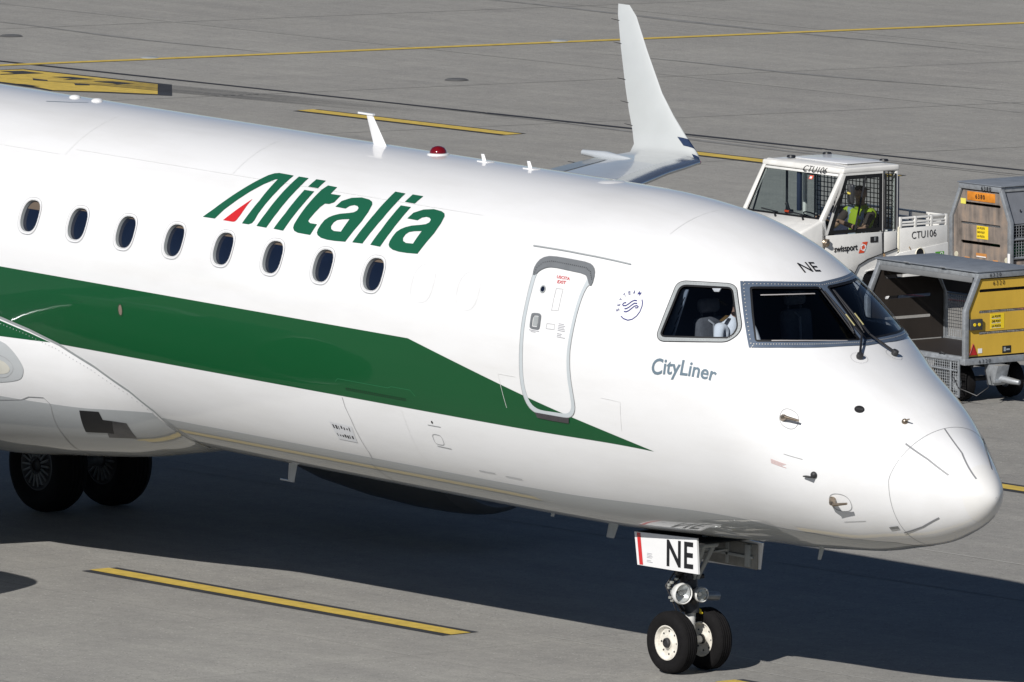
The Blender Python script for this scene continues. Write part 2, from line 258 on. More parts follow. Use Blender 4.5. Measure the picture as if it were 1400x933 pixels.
def plywood():
    m = bpy.data.materials.new('weathered_plywood')
    m.use_nodes = True
    n, l = nodes_of(m)
    b = n['Principled BSDF']
    tc = n.new('ShaderNodeTexCoord')
    mp = n.new('ShaderNodeMapping')
    mp.inputs['Scale'].default_value = (9, 9, 0.9)
    l.new(tc.outputs['Object'], mp.inputs['Vector'])
    t = n.new('ShaderNodeTexNoise')
    t.inputs['Scale'].default_value = 1.6
    t.inputs['Detail'].default_value = 8
    l.new(mp.outputs[0], t.inputs['Vector'])
    t2 = n.new('ShaderNodeTexNoise')
    t2.inputs['Scale'].default_value = 5
    t2.inputs['Detail'].default_value = 5
    l.new(tc.outputs['Object'], t2.inputs['Vector'])
    ad = n.new('ShaderNodeMath')
    ad.operation = 'ADD'
    l.new(t.outputs['Fac'], ad.inputs[0])
    l.new(t2.outputs['Fac'], ad.inputs[1])
    cr = n.new('ShaderNodeValToRGB')
    e = cr.color_ramp.elements
    e[0].position = 0.36
    e[0].color = (0.10, 0.085, 0.075, 1)
    e[1].position = 0.66
    e[1].color = (0.34, 0.25, 0.185, 1)
    x = e.new(0.5)
    x.color = (0.21, 0.175, 0.15, 1)
    h = n.new('ShaderNodeMath')
    h.operation = 'MULTIPLY'
    h.inputs[1].default_value = 0.5
    l.new(ad.outputs[0], h.inputs[0])
    l.new(h.outputs[0], cr.inputs['Fac'])
    l.new(cr.outputs['Color'], b.inputs['Base Color'])
    b.inputs['Roughness'].default_value = 0.8
    return m
PLY = plywood()

def concrete():
    m = bpy.data.materials.new('apron_concrete')
    m.use_nodes = True
    n, l = nodes_of(m)
    b = n['Principled BSDF']
    b.inputs['Roughness'].default_value = 0.85
    b.inputs['Specular IOR Level'].default_value = 0.3
    tc = n.new('ShaderNodeTexCoord')
    def noise(scale, detail, rough=0.6, vec=None):
        t = n.new('ShaderNodeTexNoise')
        t.inputs['Scale'].default_value = scale
        t.inputs['Detail'].default_value = detail
        t.inputs['Roughness'].default_value = rough
        l.new(vec or tc.outputs['Object'], t.inputs['Vector'])
        return t.outputs['Fac']
    def ramp(f, a, c0, bb, c1):
        r = n.new('ShaderNodeValToRGB')
        r.color_ramp.elements[0].position = a
        r.color_ramp.elements[0].color = (*c0, 1)
        r.color_ramp.elements[1].position = bb
        r.color_ramp.elements[1].color = (*c1, 1)
        l.new(f, r.inputs['Fac'])
        return r.outputs['Color']
    def mul(a, c, fac=1.0):
        mx = n.new('ShaderNodeMix')
        mx.data_type = 'RGBA'
        mx.blend_type = 'MULTIPLY'
        mx.inputs['Factor'].default_value = fac
        l.new(a, mx.inputs['A'])
        l.new(c, mx.inputs['B'])
        return mx.outputs['Result']
    base = ramp(noise(0.11, 5), 0.3, (0.276, 0.268, 0.252), 0.7, (0.324, 0.315, 0.296))
    mid = ramp(noise(0.9, 6), 0.3, (0.90, 0.90, 0.905), 0.7, (1.05, 1.05, 1.04))
    fine = ramp(noise(7.0, 9, 0.8), 0.28, (0.80, 0.80, 0.805), 0.72, (1.16, 1.155, 1.14))
    grain = ramp(noise(38.0, 3, 0.8), 0.3, (0.80, 0.80, 0.80), 0.7, (1.18, 1.18, 1.17))
    c = mul(mul(mul(base, mid), fine), grain)
    # exposed aggregate: dark pits and pale chips
    def chips(scale, col, a0, b0, sx=1.0):
        v = n.new('ShaderNodeTexVoronoi')
        v.inputs['Scale'].default_value = scale
        v.inputs['Randomness'].default_value = 1.0
        l.new(tc.outputs['Object'], v.inputs['Vector'])
        sp = n.new('ShaderNodeSeparateColor')
        l.new(v.outputs['Color'], sp.inputs['Color'])
        g = n.new('ShaderNodeMath'); g.operation = 'GREATER_THAN'; g.inputs[1].default_value = a0
        l.new(sp.outputs[0], g.inputs[0])
        d = n.new('ShaderNodeMath'); d.operation = 'LESS_THAN'; d.inputs[1].default_value = b0
        l.new(v.outputs['Distance'], d.inputs[0])
        m_ = n.new('ShaderNodeMath'); m_.operation = 'MULTIPLY'
        l.new(g.outputs[0], m_.inputs[0]); l.new(d.outputs[0], m_.inputs[1])
        return m_.outputs[0], col
    for f_, col in (chips(24.0, (0.17, 0.165, 0.155), 0.90, 0.26), chips(21.0, (0.42, 0.41, 0.385), 0.90, 0.24), chips(4.0, (0.17, 0.165, 0.16), 0.95, 0.07)):
        mx = n.new('ShaderNodeMix'); mx.data_type = 'RGBA'
        l.new(f_, mx.inputs['Factor']); l.new(c, mx.inputs['A']); mx.inputs['B'].default_value = (*col, 1)
        c = mx.outputs['Result']
    # brushed streaks along the slabs
    mp = n.new('ShaderNodeMapping')
    mp.inputs['Rotation'].default_value = (0, 0, rad(50))
    mp.inputs['Scale'].default_value = (0.12, 2.4, 1)
    l.new(tc.outputs['Object'], mp.inputs['Vector'])
    streak = ramp(noise(1.0, 5, 0.6, mp.outputs[0]), 0.32, (0.93, 0.93, 0.935), 0.68, (1.05, 1.05, 1.045))
    c = mul(c, streak)
    # slab to slab tone
    br = n.new('ShaderNodeTexBrick')
    br.inputs['Scale'].default_value = 1.0
    br.inputs['Brick Width'].default_value = 7.5
    br.inputs['Row Height'].default_value = 7.5
    br.inputs['Mortar Size'].default_value = 0.016
    br.inputs['Mortar Smooth'].default_value = 0.3
    br.inputs['Color1'].default_value = (0.965, 0.965, 0.965, 1)
    br.inputs['Color2'].default_value = (1.03, 1.03, 1.025, 1)
    br.inputs['Mortar'].default_value = (0.84, 0.84, 0.84, 1)
    br.offset = 0.0
    mp2 = n.new('ShaderNodeMapping')
    mp2.inputs['Location'].default_value = (2.6, 1.5, 0)
    mp2.inputs['Rotation'].default_value = (0, 0, rad(1.2))
    l.new(tc.outputs['Object'], mp2.inputs['Vector'])
    l.new(mp2.outputs[0], br.inputs['Vector'])
    c = mul(c, br.outputs['Color'])
    # old oil and rubber stains
    st = ramp(noise(0.32, 7, 0.7), 0.60, (1, 1, 1), 0.72, (0.80, 0.80, 0.81))
    c = mul(c, st, 0.8)
    l.new(c, b.inputs['Base Color'])
    bp = n.new('ShaderNodeBump')
    bp.inputs['Strength'].default_value = 0.35
    bp.inputs['Distance'].default_value = 0.01
    l.new(noise(60.0, 4), bp.inputs['Height'])
    l.new(bp.outputs[0], b.inputs['Normal'])
    return m
CONCRETE = concrete()

# ------------------------------------------------------------------ mesh helpers
def link(o, parent=None):
    COL.objects.link(o)
    if parent is not None:
        o.parent = parent
    return o

def tag(o, label=None, cat=None, group=None, kind=None):
    if label: o['label'] = label
    if cat: o['category'] = cat
    if group: o['group'] = group
    if kind: o['kind'] = kind
    return o

def empty(name, loc=(0, 0, 0), rot=(0, 0, 0)):
    e = bpy.data.objects.new(name, None)
    e.empty_display_size = 0.3
    e.location = loc
    e.rotation_euler = rot
    return link(e)

def mesh_obj(name, verts, faces, m, parent=None, smooth=False, normals=None, matidx=None):
    me = bpy.data.meshes.new(name)
    me.from_pydata([tuple(map(float, v)) for v in verts], [], [tuple(map(int, f)) for f in faces])
    for mm in (m if isinstance(m, (list, tuple)) else [m]):
        me.materials.append(mm)
    if matidx is not None:
        me.polygons.foreach_set('material_index', matidx)
    if smooth or normals is not None:
        me.polygons.foreach_set('use_smooth', [True] * len(me.polygons))
    me.update()
    if normals is not None:
        me.normals_split_custom_set_from_vertices([tuple(map(float, x)) for x in normals])
    o = bpy.data.objects.new(name, me)
    return link(o, parent)

class MB:
    """collects shapes into one mesh"""
    def __init__(self):
        self.v = []; self.f = []; self.mi = []
        self.cur = 0
    def add(self, vs, fs):
        k = len(self.v)
        self.v += [tuple(x) for x in vs]
        self.f += [tuple(i + k for i in f) for f in fs]
        self.mi += [self.cur] * len(fs)
        return self
    def box(self, c, s, rot=None):
        hx, hy, hz = s[0] / 2, s[1] / 2, s[2] / 2
        vs = [Vector((x, y, z)) for x in (-hx, hx) for y in (-hy, hy) for z in (-hz, hz)]
        if rot is not None:
            vs = [rot @ v for v in vs]
        c = Vector(c)
        return self.add([v + c for v in vs], [(0, 1, 3, 2), (4, 6, 7, 5), (0, 4, 5, 1), (2, 3, 7, 6), (0, 2, 6, 4), (1, 5, 7, 3)])
    def box2(self, a, b):
        return self.box([(a[i] + b[i]) / 2 for i in range(3)], [abs(b[i] - a[i]) for i in range(3)])
    def cyl(self, p0, p1, r0, r1=None, n=16, caps=True):
        return self.tube([p0, p1], [r0, r0 if r1 is None else r1], n, caps)
    def tube(self, pts, r, n=10, caps=True, closed=False):
        pts = [Vector(p) for p in pts]
        if not isinstance(r, (list, tuple)):
            r = [r] * len(pts)
        m = len(pts)
        ts = []
        for i in range(m):
            if closed:
                t = pts[(i + 1) % m] - pts[i - 1]
            else:
                t = pts[min(i + 1, m - 1)] - pts[max(i - 1, 0)]
            ts.append(t.normalized())
        ref = Vector((0, 0, 1)) if abs(ts[0].z) < 0.9 else Vector((1, 0, 0))
        u = ts[0].cross(ref).normalized()
        vs = []
        for i in range(m):
            u = (u - ts[i] * u.dot(ts[i])).normalized()
            w = ts[i].cross(u)
            for k in range(n):
                a = 2 * math.pi * k / n
                vs.append(pts[i] + (u * math.cos(a) + w * math.sin(a)) * r[i])
        fs = []
        for i in range(m if closed else m - 1):
            j = (i + 1) % m
            for k in range(n):
                fs.append((i * n + k, i * n + (k + 1) % n, j * n + (k + 1) % n, j * n + k))
        if caps and not closed:
            fs.append(tuple(range(n - 1, -1, -1)))
            fs.append(tuple((m - 1) * n + k for k in range(n)))
        return self.add(vs, fs)
    def lathe(self, prof, origin=(0, 0, 0), axis=(0, 0, 1), n=32, close=False):
        """prof: list of (radius, height along axis)"""
        ax = Vector(axis).normalized()
        ref = Vector((0, 0, 1)) if abs(ax.z) < 0.9 else Vector((1, 0, 0))
        u = ax.cross(ref).normalized()
        w = ax.cross(u)
        o = Vector(origin)
        vs = []
        for r, h in prof:
            for k in range(n):
                a = 2 * math.pi * k / n
                vs.append(o + ax * h + (u * math.cos(a) + w * math.sin(a)) * r)
        fs = []
        m = len(prof)
        for i in range(m if close else m - 1):
            j = (i + 1) % m
            for k in range(n):
                fs.append((i * n + k, i * n + (k + 1) % n, j * n + (k + 1) % n, j * n + k))
        return self.add(vs, fs)
    def prism(self, poly, fn, d0, d1):
        """poly: 2D outline; fn(a, b, d) -> point; extruded from d0 to d1"""
        n = len(poly)
        vs = [fn(a, b, d0) for a, b in poly] + [fn(a, b, d1) for a, b in poly]
        fs = [tuple(range(n - 1, -1, -1)), tuple(range(n, 2 * n))]
        fs += [(i, (i + 1) % n, n + (i + 1) % n, n + i) for i in range(n)]
        return self.add(vs, fs)
    def build(self, name, m, parent=None, smooth=False, bevel=0.0, seg=2, angle=40, loc=None):
        me = bpy.data.meshes.new(name)
        me.from_pydata(self.v, [], self.f)
        for mm in (m if isinstance(m, (list, tuple)) else [m]):
            me.materials.append(mm)
        me.polygons.foreach_set('material_index', self.mi)
        bm = bmesh.new()
        bm.from_mesh(me)
        bmesh.ops.remove_doubles(bm, verts=bm.verts, dist=1e-5)
        bmesh.ops.recalc_face_normals(bm, faces=bm.faces)
        if bevel > 0:
            es = [e for e in bm.edges if len(e.link_faces) == 2 and e.calc_face_angle(0) > rad(35)]
            bmesh.ops.bevel(bm, geom=es, offset=bevel, segments=seg, affect='EDGES', profile=0.5, clamp_overlap=True)
        if smooth or bevel > 0:
            for f in bm.faces:
                f.smooth = True
            for e in bm.edges:
                if len(e.link_faces) == 2 and e.calc_face_angle(0) > rad(angle):
                    e.smooth = False
        bm.to_mesh(me)
        bm.free()
        me.update()
        o = bpy.data.objects.new(name, me)
        link(o, parent)
        if loc is not None:
            o.location = loc
        return o

def copy_tree(o, parent=None):
    c = o.copy()
    COL.objects.link(c)
    c.parent = parent
    for ch in list(o.children):
        copy_tree(ch, c)
    return c

# text outlines from the built-in font
def text_tris(s, shear=0.0, spacing=1.0, bold=0.0):
    cu = bpy.data.curves.new('t', 'FONT')
    cu.body = s
    cu.size = 1.0
    cu.shear = shear
    cu.space_character = spacing
    cu.resolution_u = 4
    cu.offset = bold
    ob = bpy.data.objects.new('t', cu)
    COL.objects.link(ob)
    dg = bpy.context.evaluated_depsgraph_get()
    dg.update()
    me = bpy.data.meshes.new_from_object(ob.evaluated_get(dg))
    vs = np.array([v.co[:2] for v in me.vertices])
    fs = [tuple(p.vertices) for p in me.polygons]
    bpy.data.objects.remove(ob)
    bpy.data.curves.remove(cu)
    bpy.data.meshes.remove(me)
    vs[:, 0] -= vs[:, 0].min()
    return vs, fs

CAP = 0.729
def flat_text(name, s, org, ex, ey, width, height, m, parent, off=0.003, shear=0.0, spacing=1.0, bold=0.0):
    """text on a flat panel: baseline starts at org and runs width along ex, capitals are height tall along ey"""
    vs, fs = text_tris(s, shear, spacing, bold)
    w = vs[:, 0].max()
    ex = Vector(ex).normalized(); ey = Vector(ey).normalized()
    nn = ex.cross(ey)
    o = Vector(org) + nn * off
    pts = [o + ex * (x / w * width) + ey * (y / CAP * height) for x, y in vs]
    return mesh_obj(name, pts, fs, m, parent)

def in_loops(x, y, loops):
    c = np.zeros(len(x), bool)
    for lp in loops:
        lp = np.asarray(lp, float)
        x0, y0 = lp[:, 0], lp[:, 1]
        x1, y1 = np.roll(x0, -1), np.roll(y0, -1)
        for a, b_, c_, d in zip(x0, y0, x1, y1):
            k = ((b_ > y) != (d > y))
            if d != b_:
                c ^= k & (x < (c_ - a) * (y - b_) / (d - b_) + a)
    return c

def resample(lp, step, closed=True):
    lp = [np.array(p, float) for p in lp]
    out = []
    n = len(lp)
    for i in range(n if closed else n - 1):
        a, b = lp[i], lp[(i + 1) % n]
        k = max(1, int(math.ceil(np.linalg.norm(b - a) / step)))
        for j in range(k):
            out.append(a + (b - a) * j / k)
    if not closed:
        out.append(lp[-1])
    return np.array(out)

def smooth_loop(lp, it=2):
    lp = np.array(lp, float)
    for _ in range(it):
        a = lp * 0.75 + np.roll(lp, -1, 0) * 0.25
        b = lp * 0.25 + np.roll(lp, -1, 0) * 0.75
        lp = np.empty((2 * len(a), 2)); lp[0::2] = a; lp[1::2] = b
    return lp

def cdt(loops, step, gx=None):
    """triangulates the area inside loops (even-odd) with interior grid points"""
    pts = []; edges = []
    for lp in loops:
        k = len(pts)
        n = len(lp)
        pts += [tuple(p) for p in lp]
        edges += [(k + i, k + (i + 1) % n) for i in range(n)]
    P0 = np.array(pts)
    mn, mx = P0.min(0), P0.max(0)
    xs = np.arange(mn[0] + step * .5, mx[0], step)
    ys = np.arange(mn[1] + step * .5, mx[1], step)
    if len(xs) and len(ys):
        X, Y = np.meshgrid(xs, ys, indexing='ij')
        X = X.ravel(); Y = Y.ravel()
        k = in_loops(X, Y, loops)
        X, Y = X[k], Y[k]
        if len(X):
            # keep interior points off the outlines
            keep = np.ones(len(X), bool)
            for i in range(0, len(P0), 256):
                d = (X[:, None] - P0[None, i:i + 256, 0]) ** 2 + (Y[:, None] - P0[None, i:i + 256, 1]) ** 2
                keep &= (d.min(1) > (step * .3) ** 2)
            pts += list(zip(X[keep], Y[keep]))
    r = delaunay_2d_cdt([Vector((float(a), float(b))) for a, b in pts], edges, [], 0, 1e-6)
    V = np.array([tuple(v) for v in r[0]])
    T = np.array([f for f in r[2] if len(f) == 3])
    c = V[T].mean(1)
    # winding: positive area
    e = V[T]
    ar = (e[:, 1, 0] - e[:, 0, 0]) * (e[:, 2, 1] - e[:, 0, 1]) - (e[:, 2, 0] - e[:, 0, 0]) * (e[:, 1, 1] - e[:, 0, 1])
    T[ar < 0] = T[ar < 0][:, ::-1]
    k = in_loops(c[:, 0], c[:, 1], loops) & (np.abs(ar) > 1e-12)
    return V, T[k]

# ------------------------------------------------------------------ ground
ground = mesh_obj('apron_ground', [(-900, -900, 0), (900, -900, 0), (900, 900, 0), (-900, 900, 0)], [(0, 1, 2, 3)], CONCRETE)
tag(ground, kind='structure')

def flat_poly(name, pts, m, z, parent=None):
    o = mesh_obj(name, [(x, y, z) for x, y in pts], [tuple(range(len(pts)))], m, parent)
    me = o.data
    bm = bmesh.new(); bm.from_mesh(me)
    bmesh.ops.recalc_face_normals(bm, faces=bm.faces)
    for f in bm.faces:
        if f.normal.z < 0: f.normal_flip()
    bmesh.ops.triangulate(bm, faces=bm.faces)
    bm.to_mesh(me); bm.free()
    return o

def dash(x0, x1, y, az, w=0.125, edge=0.105):
    """one painted dash: black bars along both sides of the yellow bar"""
    c, s = math.cos(az), math.sin(az)
    def q(x, d): return (x * c - (y + d) * s, x * s + (y + d) * c)
    k = flat_poly('taxi_line_black_surround', [q(x0, -w - edge), q(x1, -w - edge), q(x1, w + edge), q(x0, w + edge)], BPAINT, 0.004)
    tag(k, kind='structure')
    yb = flat_poly('taxi_line_yellow_dash', [q(x0 - .005, -w), q(x1 + .005, -w), q(x1 + .005, w), q(x0 - .005, w)], YPAINT, 0.008)
    tag(yb, kind='structure')

for i in (-3, -2, -1, 0, 1):
    dash(-9.68 + i * 10.34, -3.53 + i * 10.34, -0.155, -0.0225)
for i in (-2, -1, 0, 1, 2):
    dash(-14.2 + i * 10.34, -7.4 + i * 10.34, 11.97, -0.0225)
for x0, x1 in ((-49.5, -44.55), (-41.6, -36.35), (-62.5, -57.9)):
    dash(x0, x1, 34.38 + 0.03 * (x0 + 49.5), 0.0, w=.15, edge=.09)
# far thin yellow line
def strip(name, a, b, w, m, z):
    a = Vector((*a, 0)); b = Vector((*b, 0))
    n = (b - a).normalized().cross(Vector((0, 0, 1))) * w / 2
    o = flat_poly(name, [(a + n)[:2], (b + n)[:2], (b - n)[:2], (a - n)[:2]], m, z)
    tag(o, kind='structure')
    return o
strip('taxiway_edge_line', (-64.6, 6.0), (-52.4, 64.0), .25, YPAINT, .008)
for k in range(14):
    x0 = -100 + k * 7.5
    strip('sealed_slab_joint', (x0, 34.8 + .0375 * (x0 + 86)), (x0 + 7.46, 34.8 + .0375 * (x0 + 93.46)), .12 + .05 * random.random(), TAR, .005)
JOINT = mat('slab_joint_grey', (.235, .23, .217), .85, noise=.4, scale=2.5)
for k in (-3, -2, -1, 1, 2, 3):
    ox = 6.35 * k
    strip('slab_joint', (-64.6 + ox, 6.0), (-46.2 + ox, 93.0), .035, JOINT, .003)
for y in (-13.6, -6.3, 5.4, 19.6, 27.1, 42.4, 49.9, 57.3):
    strip('slab_joint', (-75, y), (28, y + .9), .022, JOINT, .0035)
strip('pale_slab_joint', (-3.0, 0.5), (9.0, 0.53), .012, PALELINE, .004)
strip('pale_slab_joint', (-0.6, 1.04), (9.0, 1.05), .012, PALELINE, .004)
strip('pale_slab_joint', (-14, 7.9), (6, 7.95), .02, PALELINE, .004)
strip('faded_red_service_line', (-26, 24.4), (-8, 24.9), .12, mat('faded_red_paint', (.42, .12, .11), .8, noise=.3), .005)

def marking():
    o = flat_poly('painted_direction_panel', PANEL['black'], BPAINT, .004)
    tag(o, kind='structure')
    y = flat_poly('yellow_field', PANEL['yellow'], YPAINT, .008, o)
    for k in ('b1', 'b2', 'b3', 'b4', 'b5', 'b6'):
        flat_poly('black_marking', PANEL[k], BPAINT, .012, o)
marking()
# drain covers and inset lights far out on the apron
def disc(name, x, y, r, m, z=.006, ry=None):
    mb = MB()
    mb.lathe([(0.001, .02), (r * .8, .018), (r, 0)], (x, y, z), n=20)
    o = mb.build(name, m, smooth=True)
    return o
tag(disc('manhole_cover', -52.06, 39.41, .19, mat('manhole_iron', (.10, .10, .10), .7, noise=.3)), 'dark round manhole cover on the far apron left of the winglet', 'manhole cover')
tag(disc('inset_taxi_light', -58.05, 38.02, .15, LIGHTGREY), 'small grey inset light beside the far yellow line at upper left', 'inset light', 'inset apron lights')
tag(disc('inset_taxi_light', -56.51, 45.18, .15, LIGHTGREY), 'small grey inset light beside the far yellow line near the winglet tip', 'inset light', 'inset apron lights')
tag(disc('manhole_cover', -62.65, 38.73, .19, mat('manhole_iron', (.10, .10, .10), .7, noise=.3)), 'dark round manhole cover at the top left edge of the apron', 'manhole cover')
# rubber scuffs beside the painted panel
def scuff(pts, w, z=.006):
    P_ = [Vector((x, y, 0)) for x, y in pts]
    vs = []; fs = []
    for i, p in enumerate(P_):
        t = (P_[min(i + 1, len(P_) - 1)] - P_[max(i - 1, 0)]).normalized()
        n = Vector((-t.y, t.x, 0)) * w * (1 - abs(2 * i / (len(P_) - 1) - 1)) * .5
        vs += [(p + n)[:2] + (z,), (p - n)[:2] + (z,)]
    for i in range(len(P_) - 1):
        fs.append((2 * i, 2 * i + 1, 2 * i + 3, 2 * i + 2))
    o = mesh_obj('tyre_skid_mark', vs, fs, mat('rubber_skid' if z > .01 else 'old_rubber_skid', (.055, .055, .06) if z > .01 else (.20, .197, .19), .8, noise=.3))
    tag(o, kind='structure')
for k in range(7):
    y0 = 34.45 + .13 * k
    scuff([(-57 + random.random(), y0 - .5), (-54.5, y0), (-51.5, y0 + .35), (-48.5 + 2 * random.random(), y0 + .75)], .035 + .03 * random.random(), z=.0135)

for k in range(9):
    random.seed(60 + k)
    x0 = random.uniform(-70, -20); y0 = random.uniform(28, 56)
    ln = random.uniform(7, 16); dy = random.uniform(-1.2, 1.2)
    scuff([(x0 + ln * i / 8, y0 + dy * (i / 8) ** 1.5 + .1 * math.sin(i)) for i in range(9)], random.uniform(.10, .22), z=.0045)

# ------------------------------------------------------------------ airliner hull surface
TIP = 4.35
NS = np.array([0.0, 0.03, 0.1, 0.22, 0.4, 0.7, 1.1, 1.5, 1.9, 2.3, 2.8, 3.4, 4.2, 5.2, 6.5])
NT = np.array([2.2567, 2.343, 2.434, 2.544, 2.6834, 2.8797, 3.1186, 3.3057, 3.5076, 3.8017, 4.1597, 4.4447, 4.6265, 4.6958, 4.7031])
NB = np.array([2.2567, 2.167, 2.070, 1.964, 1.8643, 1.7405, 1.65, 1.5698, 1.5317, 1.4954, 1.471, 1.4381, 1.3937, 1.3593, 1.3531])
NH = np.array([0.0, 0.088, 0.175, 0.270, 0.3879, 0.5775, 0.8093, 1.0126, 1.1452, 1.2342, 1.2966, 1.3758, 1.4583, 1.5032, 1.505])
ZMF = 1.845 / 3.35
def pchip(x, y, xq):
    x = np.asarray(x, float); y = np.asarray(y, float); xq = np.asarray(xq, float)
    h = np.diff(x); d = np.diff(y) / h; m = np.zeros_like(y)
    for i in range(1, len(x) - 1):
        if d[i - 1] * d[i] > 0:
            w1 = 2 * h[i] + h[i - 1]; w2 = h[i] + 2 * h[i - 1]
            m[i] = (w1 + w2) / (w1 / d[i - 1] + w2 / d[i])
    m[0] = ((2 * h[0] + h[1]) * d[0] - h[0] * d[1]) / (h[0] + h[1])
    i = np.clip(np.searchsorted(x, xq) - 1, 0, len(x) - 2)
    t = (xq - x[i]) / h[i]
    return (1 + 2 * t) * (1 - t) ** 2 * y[i] + t * (1 - t) ** 2 * h[i] * m[i] + t * t * (3 - 2 * t) * y[i + 1] + t * t * (t - 1) * h[i] * m[i + 1]
def prof(x):
    s = np.clip(TIP - np.asarray(x, float), 1e-6, 6.5)
    q = np.sqrt(s); r = np.sqrt(NS)
    T, B, H_ = pchip(r, NT, q), pchip(r, NB, q), pchip(r, NH, q)
    t = np.clip((-21.0 - np.asarray(x, float)) / 10.9, 0, 1)
    return T - .25 * t ** 2, B + 2.35 * t ** 1.6, H_ * (1 - .9 * t ** 1.7)
def hull_p(x, td):
    x = np.asarray(x, float); th = np.radians(np.asarray(td, float))
    T, B, H_ = prof(x); zm = B + (T - B) * ZMF
    s = np.sin(th); c = np.cos(th)
    # flatter flanks below the waist, round again towards the nose
    t = np.clip((2.2 - x) / 4.0, 0, 1)
    n = 2 + .32 * t * t * (3 - 2 * t) + 0 * th
    c = np.where(s > 0, c, np.sign(c) * np.maximum(0, 1 - np.minimum(1, np.abs(s)) ** n) ** (1 / n))
    return np.stack([x + 0 * th, -H_ * c, zm + np.where(s > 0, T - zm, zm - B) * s], -1)
def surf_n(fn, x, td):
    x = np.minimum(np.asarray(x, float), TIP - .0015)
    a = fn(x, td + .1) - fn(x, td - .1)
    b = fn(x + .001, td) - fn(x - .001, td)
    n = np.cross(a, b)
    n /= np.linalg.norm(n, axis=-1, keepdims=True) + 1e-15
    p = fn(x, td)
    c = np.stack([p[..., 0] - .3 * (p[..., 0] > 3) * 3, 0 * p[..., 1], np.full_like(p[..., 2], 2.6)], -1)
    s = np.sign(((p - c) * n).sum(-1, keepdims=True))
    return n * np.where(s == 0, 1, s)
def hull(x, td, off=0.0, fn=hull_p):
    x = np.asarray(x, float); td = np.asarray(td, float)
    n = surf_n(fn, x, td)
    return fn(x, td) + n * off, n
# belly fairing
FJX = np.array([-17.5, -16.5, -14.5, -11, -9.45, -8.95, -8.475, -7.957, -7.497, -7.25, -7.11, -7.03])
FJT = np.array([-85, -45, -16, -16, -19.9, -22.6, -26.05, -32.2, -40.2, -48, -60, -85.])
FDX = np.array([-17.5, -16, -13, -10.8, -9.8, -8.6, -7.85, -7.03])
FDV = np.array([0, .25, .5, .47, .38, .25, .12, 0])
def fair_p(x, td):
    x = np.asarray(x, float); td = np.asarray(td, float)
    D = pchip(FDX, FDV, np.clip(x, -17.5, -7.03))
    t = np.where(td < -90, -180 - td, td)
    k = np.clip(np.interp(x, FJX, FJT) - t, 0, None)
    d = D * (1 - np.exp(-k / 16.)) * np.clip(.55 + .45 * (-t) / 90, 0, 1)
    return hull_p(x, td) + surf_n(hull_p, x, td) * d[..., None]

KD = 0.0262          # metres per degree round the hull
def sc(lp): return np.array([(x, t * KD) for x, t in lp])

airliner = empty('airliner', (0, 0, 0), (0, 0.0229511543559573, 0))
tag(airliner, 'large white twin-jet airliner with a green side stripe and dark cockpit windows', 'airliner')

def patch(name, loops, m, parent=airliner, off=.003, step=.12, fn=hull_p, rs=None, flip=False):
    """sheet on the hull bounded by loops given in (x, degrees)"""
    rs = rs or step
    L_ = [resample(sc(l_), rs) for l_ in loops]
    V, T = cdt(L_, step)
    p, n = hull(V[:, 0], V[:, 1] / KD, off, fn)
    return mesh_obj(name, p, T if not flip else T[:, ::-1], m, parent, normals=n)

def ribbon(name, lines, w, m, parent=airliner, off=.0035, fn=hull_p, step=.06):
    vs = []; fs = []; ns = []
    for pts in lines:
        q = resample(sc(pts), step, closed=False)
        p, n = hull(q[:, 0], q[:, 1] / KD, off, fn)
        k = len(vs)
        for i in range(len(p)):
            t = p[min(i + 1, len(p) - 1)] - p[max(i - 1, 0)]
            s = np.cross(n[i], t); s /= np.linalg.norm(s) + 1e-12
            vs += [p[i] + s * w / 2, p[i] - s * w / 2]
            ns += [n[i], n[i]]
        for i in range(len(p) - 1):
            fs.append((k + 2 * i, k + 2 * i + 1, k + 2 * i + 3, k + 2 * i + 2))
    return mesh_obj(name, vs, fs, m, parent, normals=ns)

def dots(name, loop, m, parent, spacing=.05, size=.008, off=.009, closed=True, fn=hull_p):
    q = resample(sc(loop), spacing, closed)
    p, n = hull(q[:, 0], q[:, 1] / KD, off, fn)
    vs = []; fs = []
    for a, b in zip(p, n):
        u = np.cross(b, [0, 0, 1.]); u /= np.linalg.norm(u) + 1e-9
        w = np.cross(b, u)
        k = len(vs)
        vs += [a + (u * math.cos(t) + w * math.sin(t)) * size for t in np.arange(6) * math.pi / 3]
        fs.append(tuple(range(k, k + 6)))
    o = mesh_obj(name, vs, fs, m, parent)
    o['kind'] = 'stuff'
    return o

def hull_text(name, s, org, end, top, m, parent=airliner, off=.004, **kw):
    vs, fs = text_tris(s, **kw)
    w = vs[:, 0].max()
    o = np.array(org); ex = np.array(end) - o; ey = np.array(top) - o
    q = o + (vs[:, :1] / w) * ex + (vs[:, 1:] / CAP) * ey
    p, n = hull(q[:, 0], q[:, 1], off)
    return mesh_obj(name, p, fs, m, parent, normals=n)

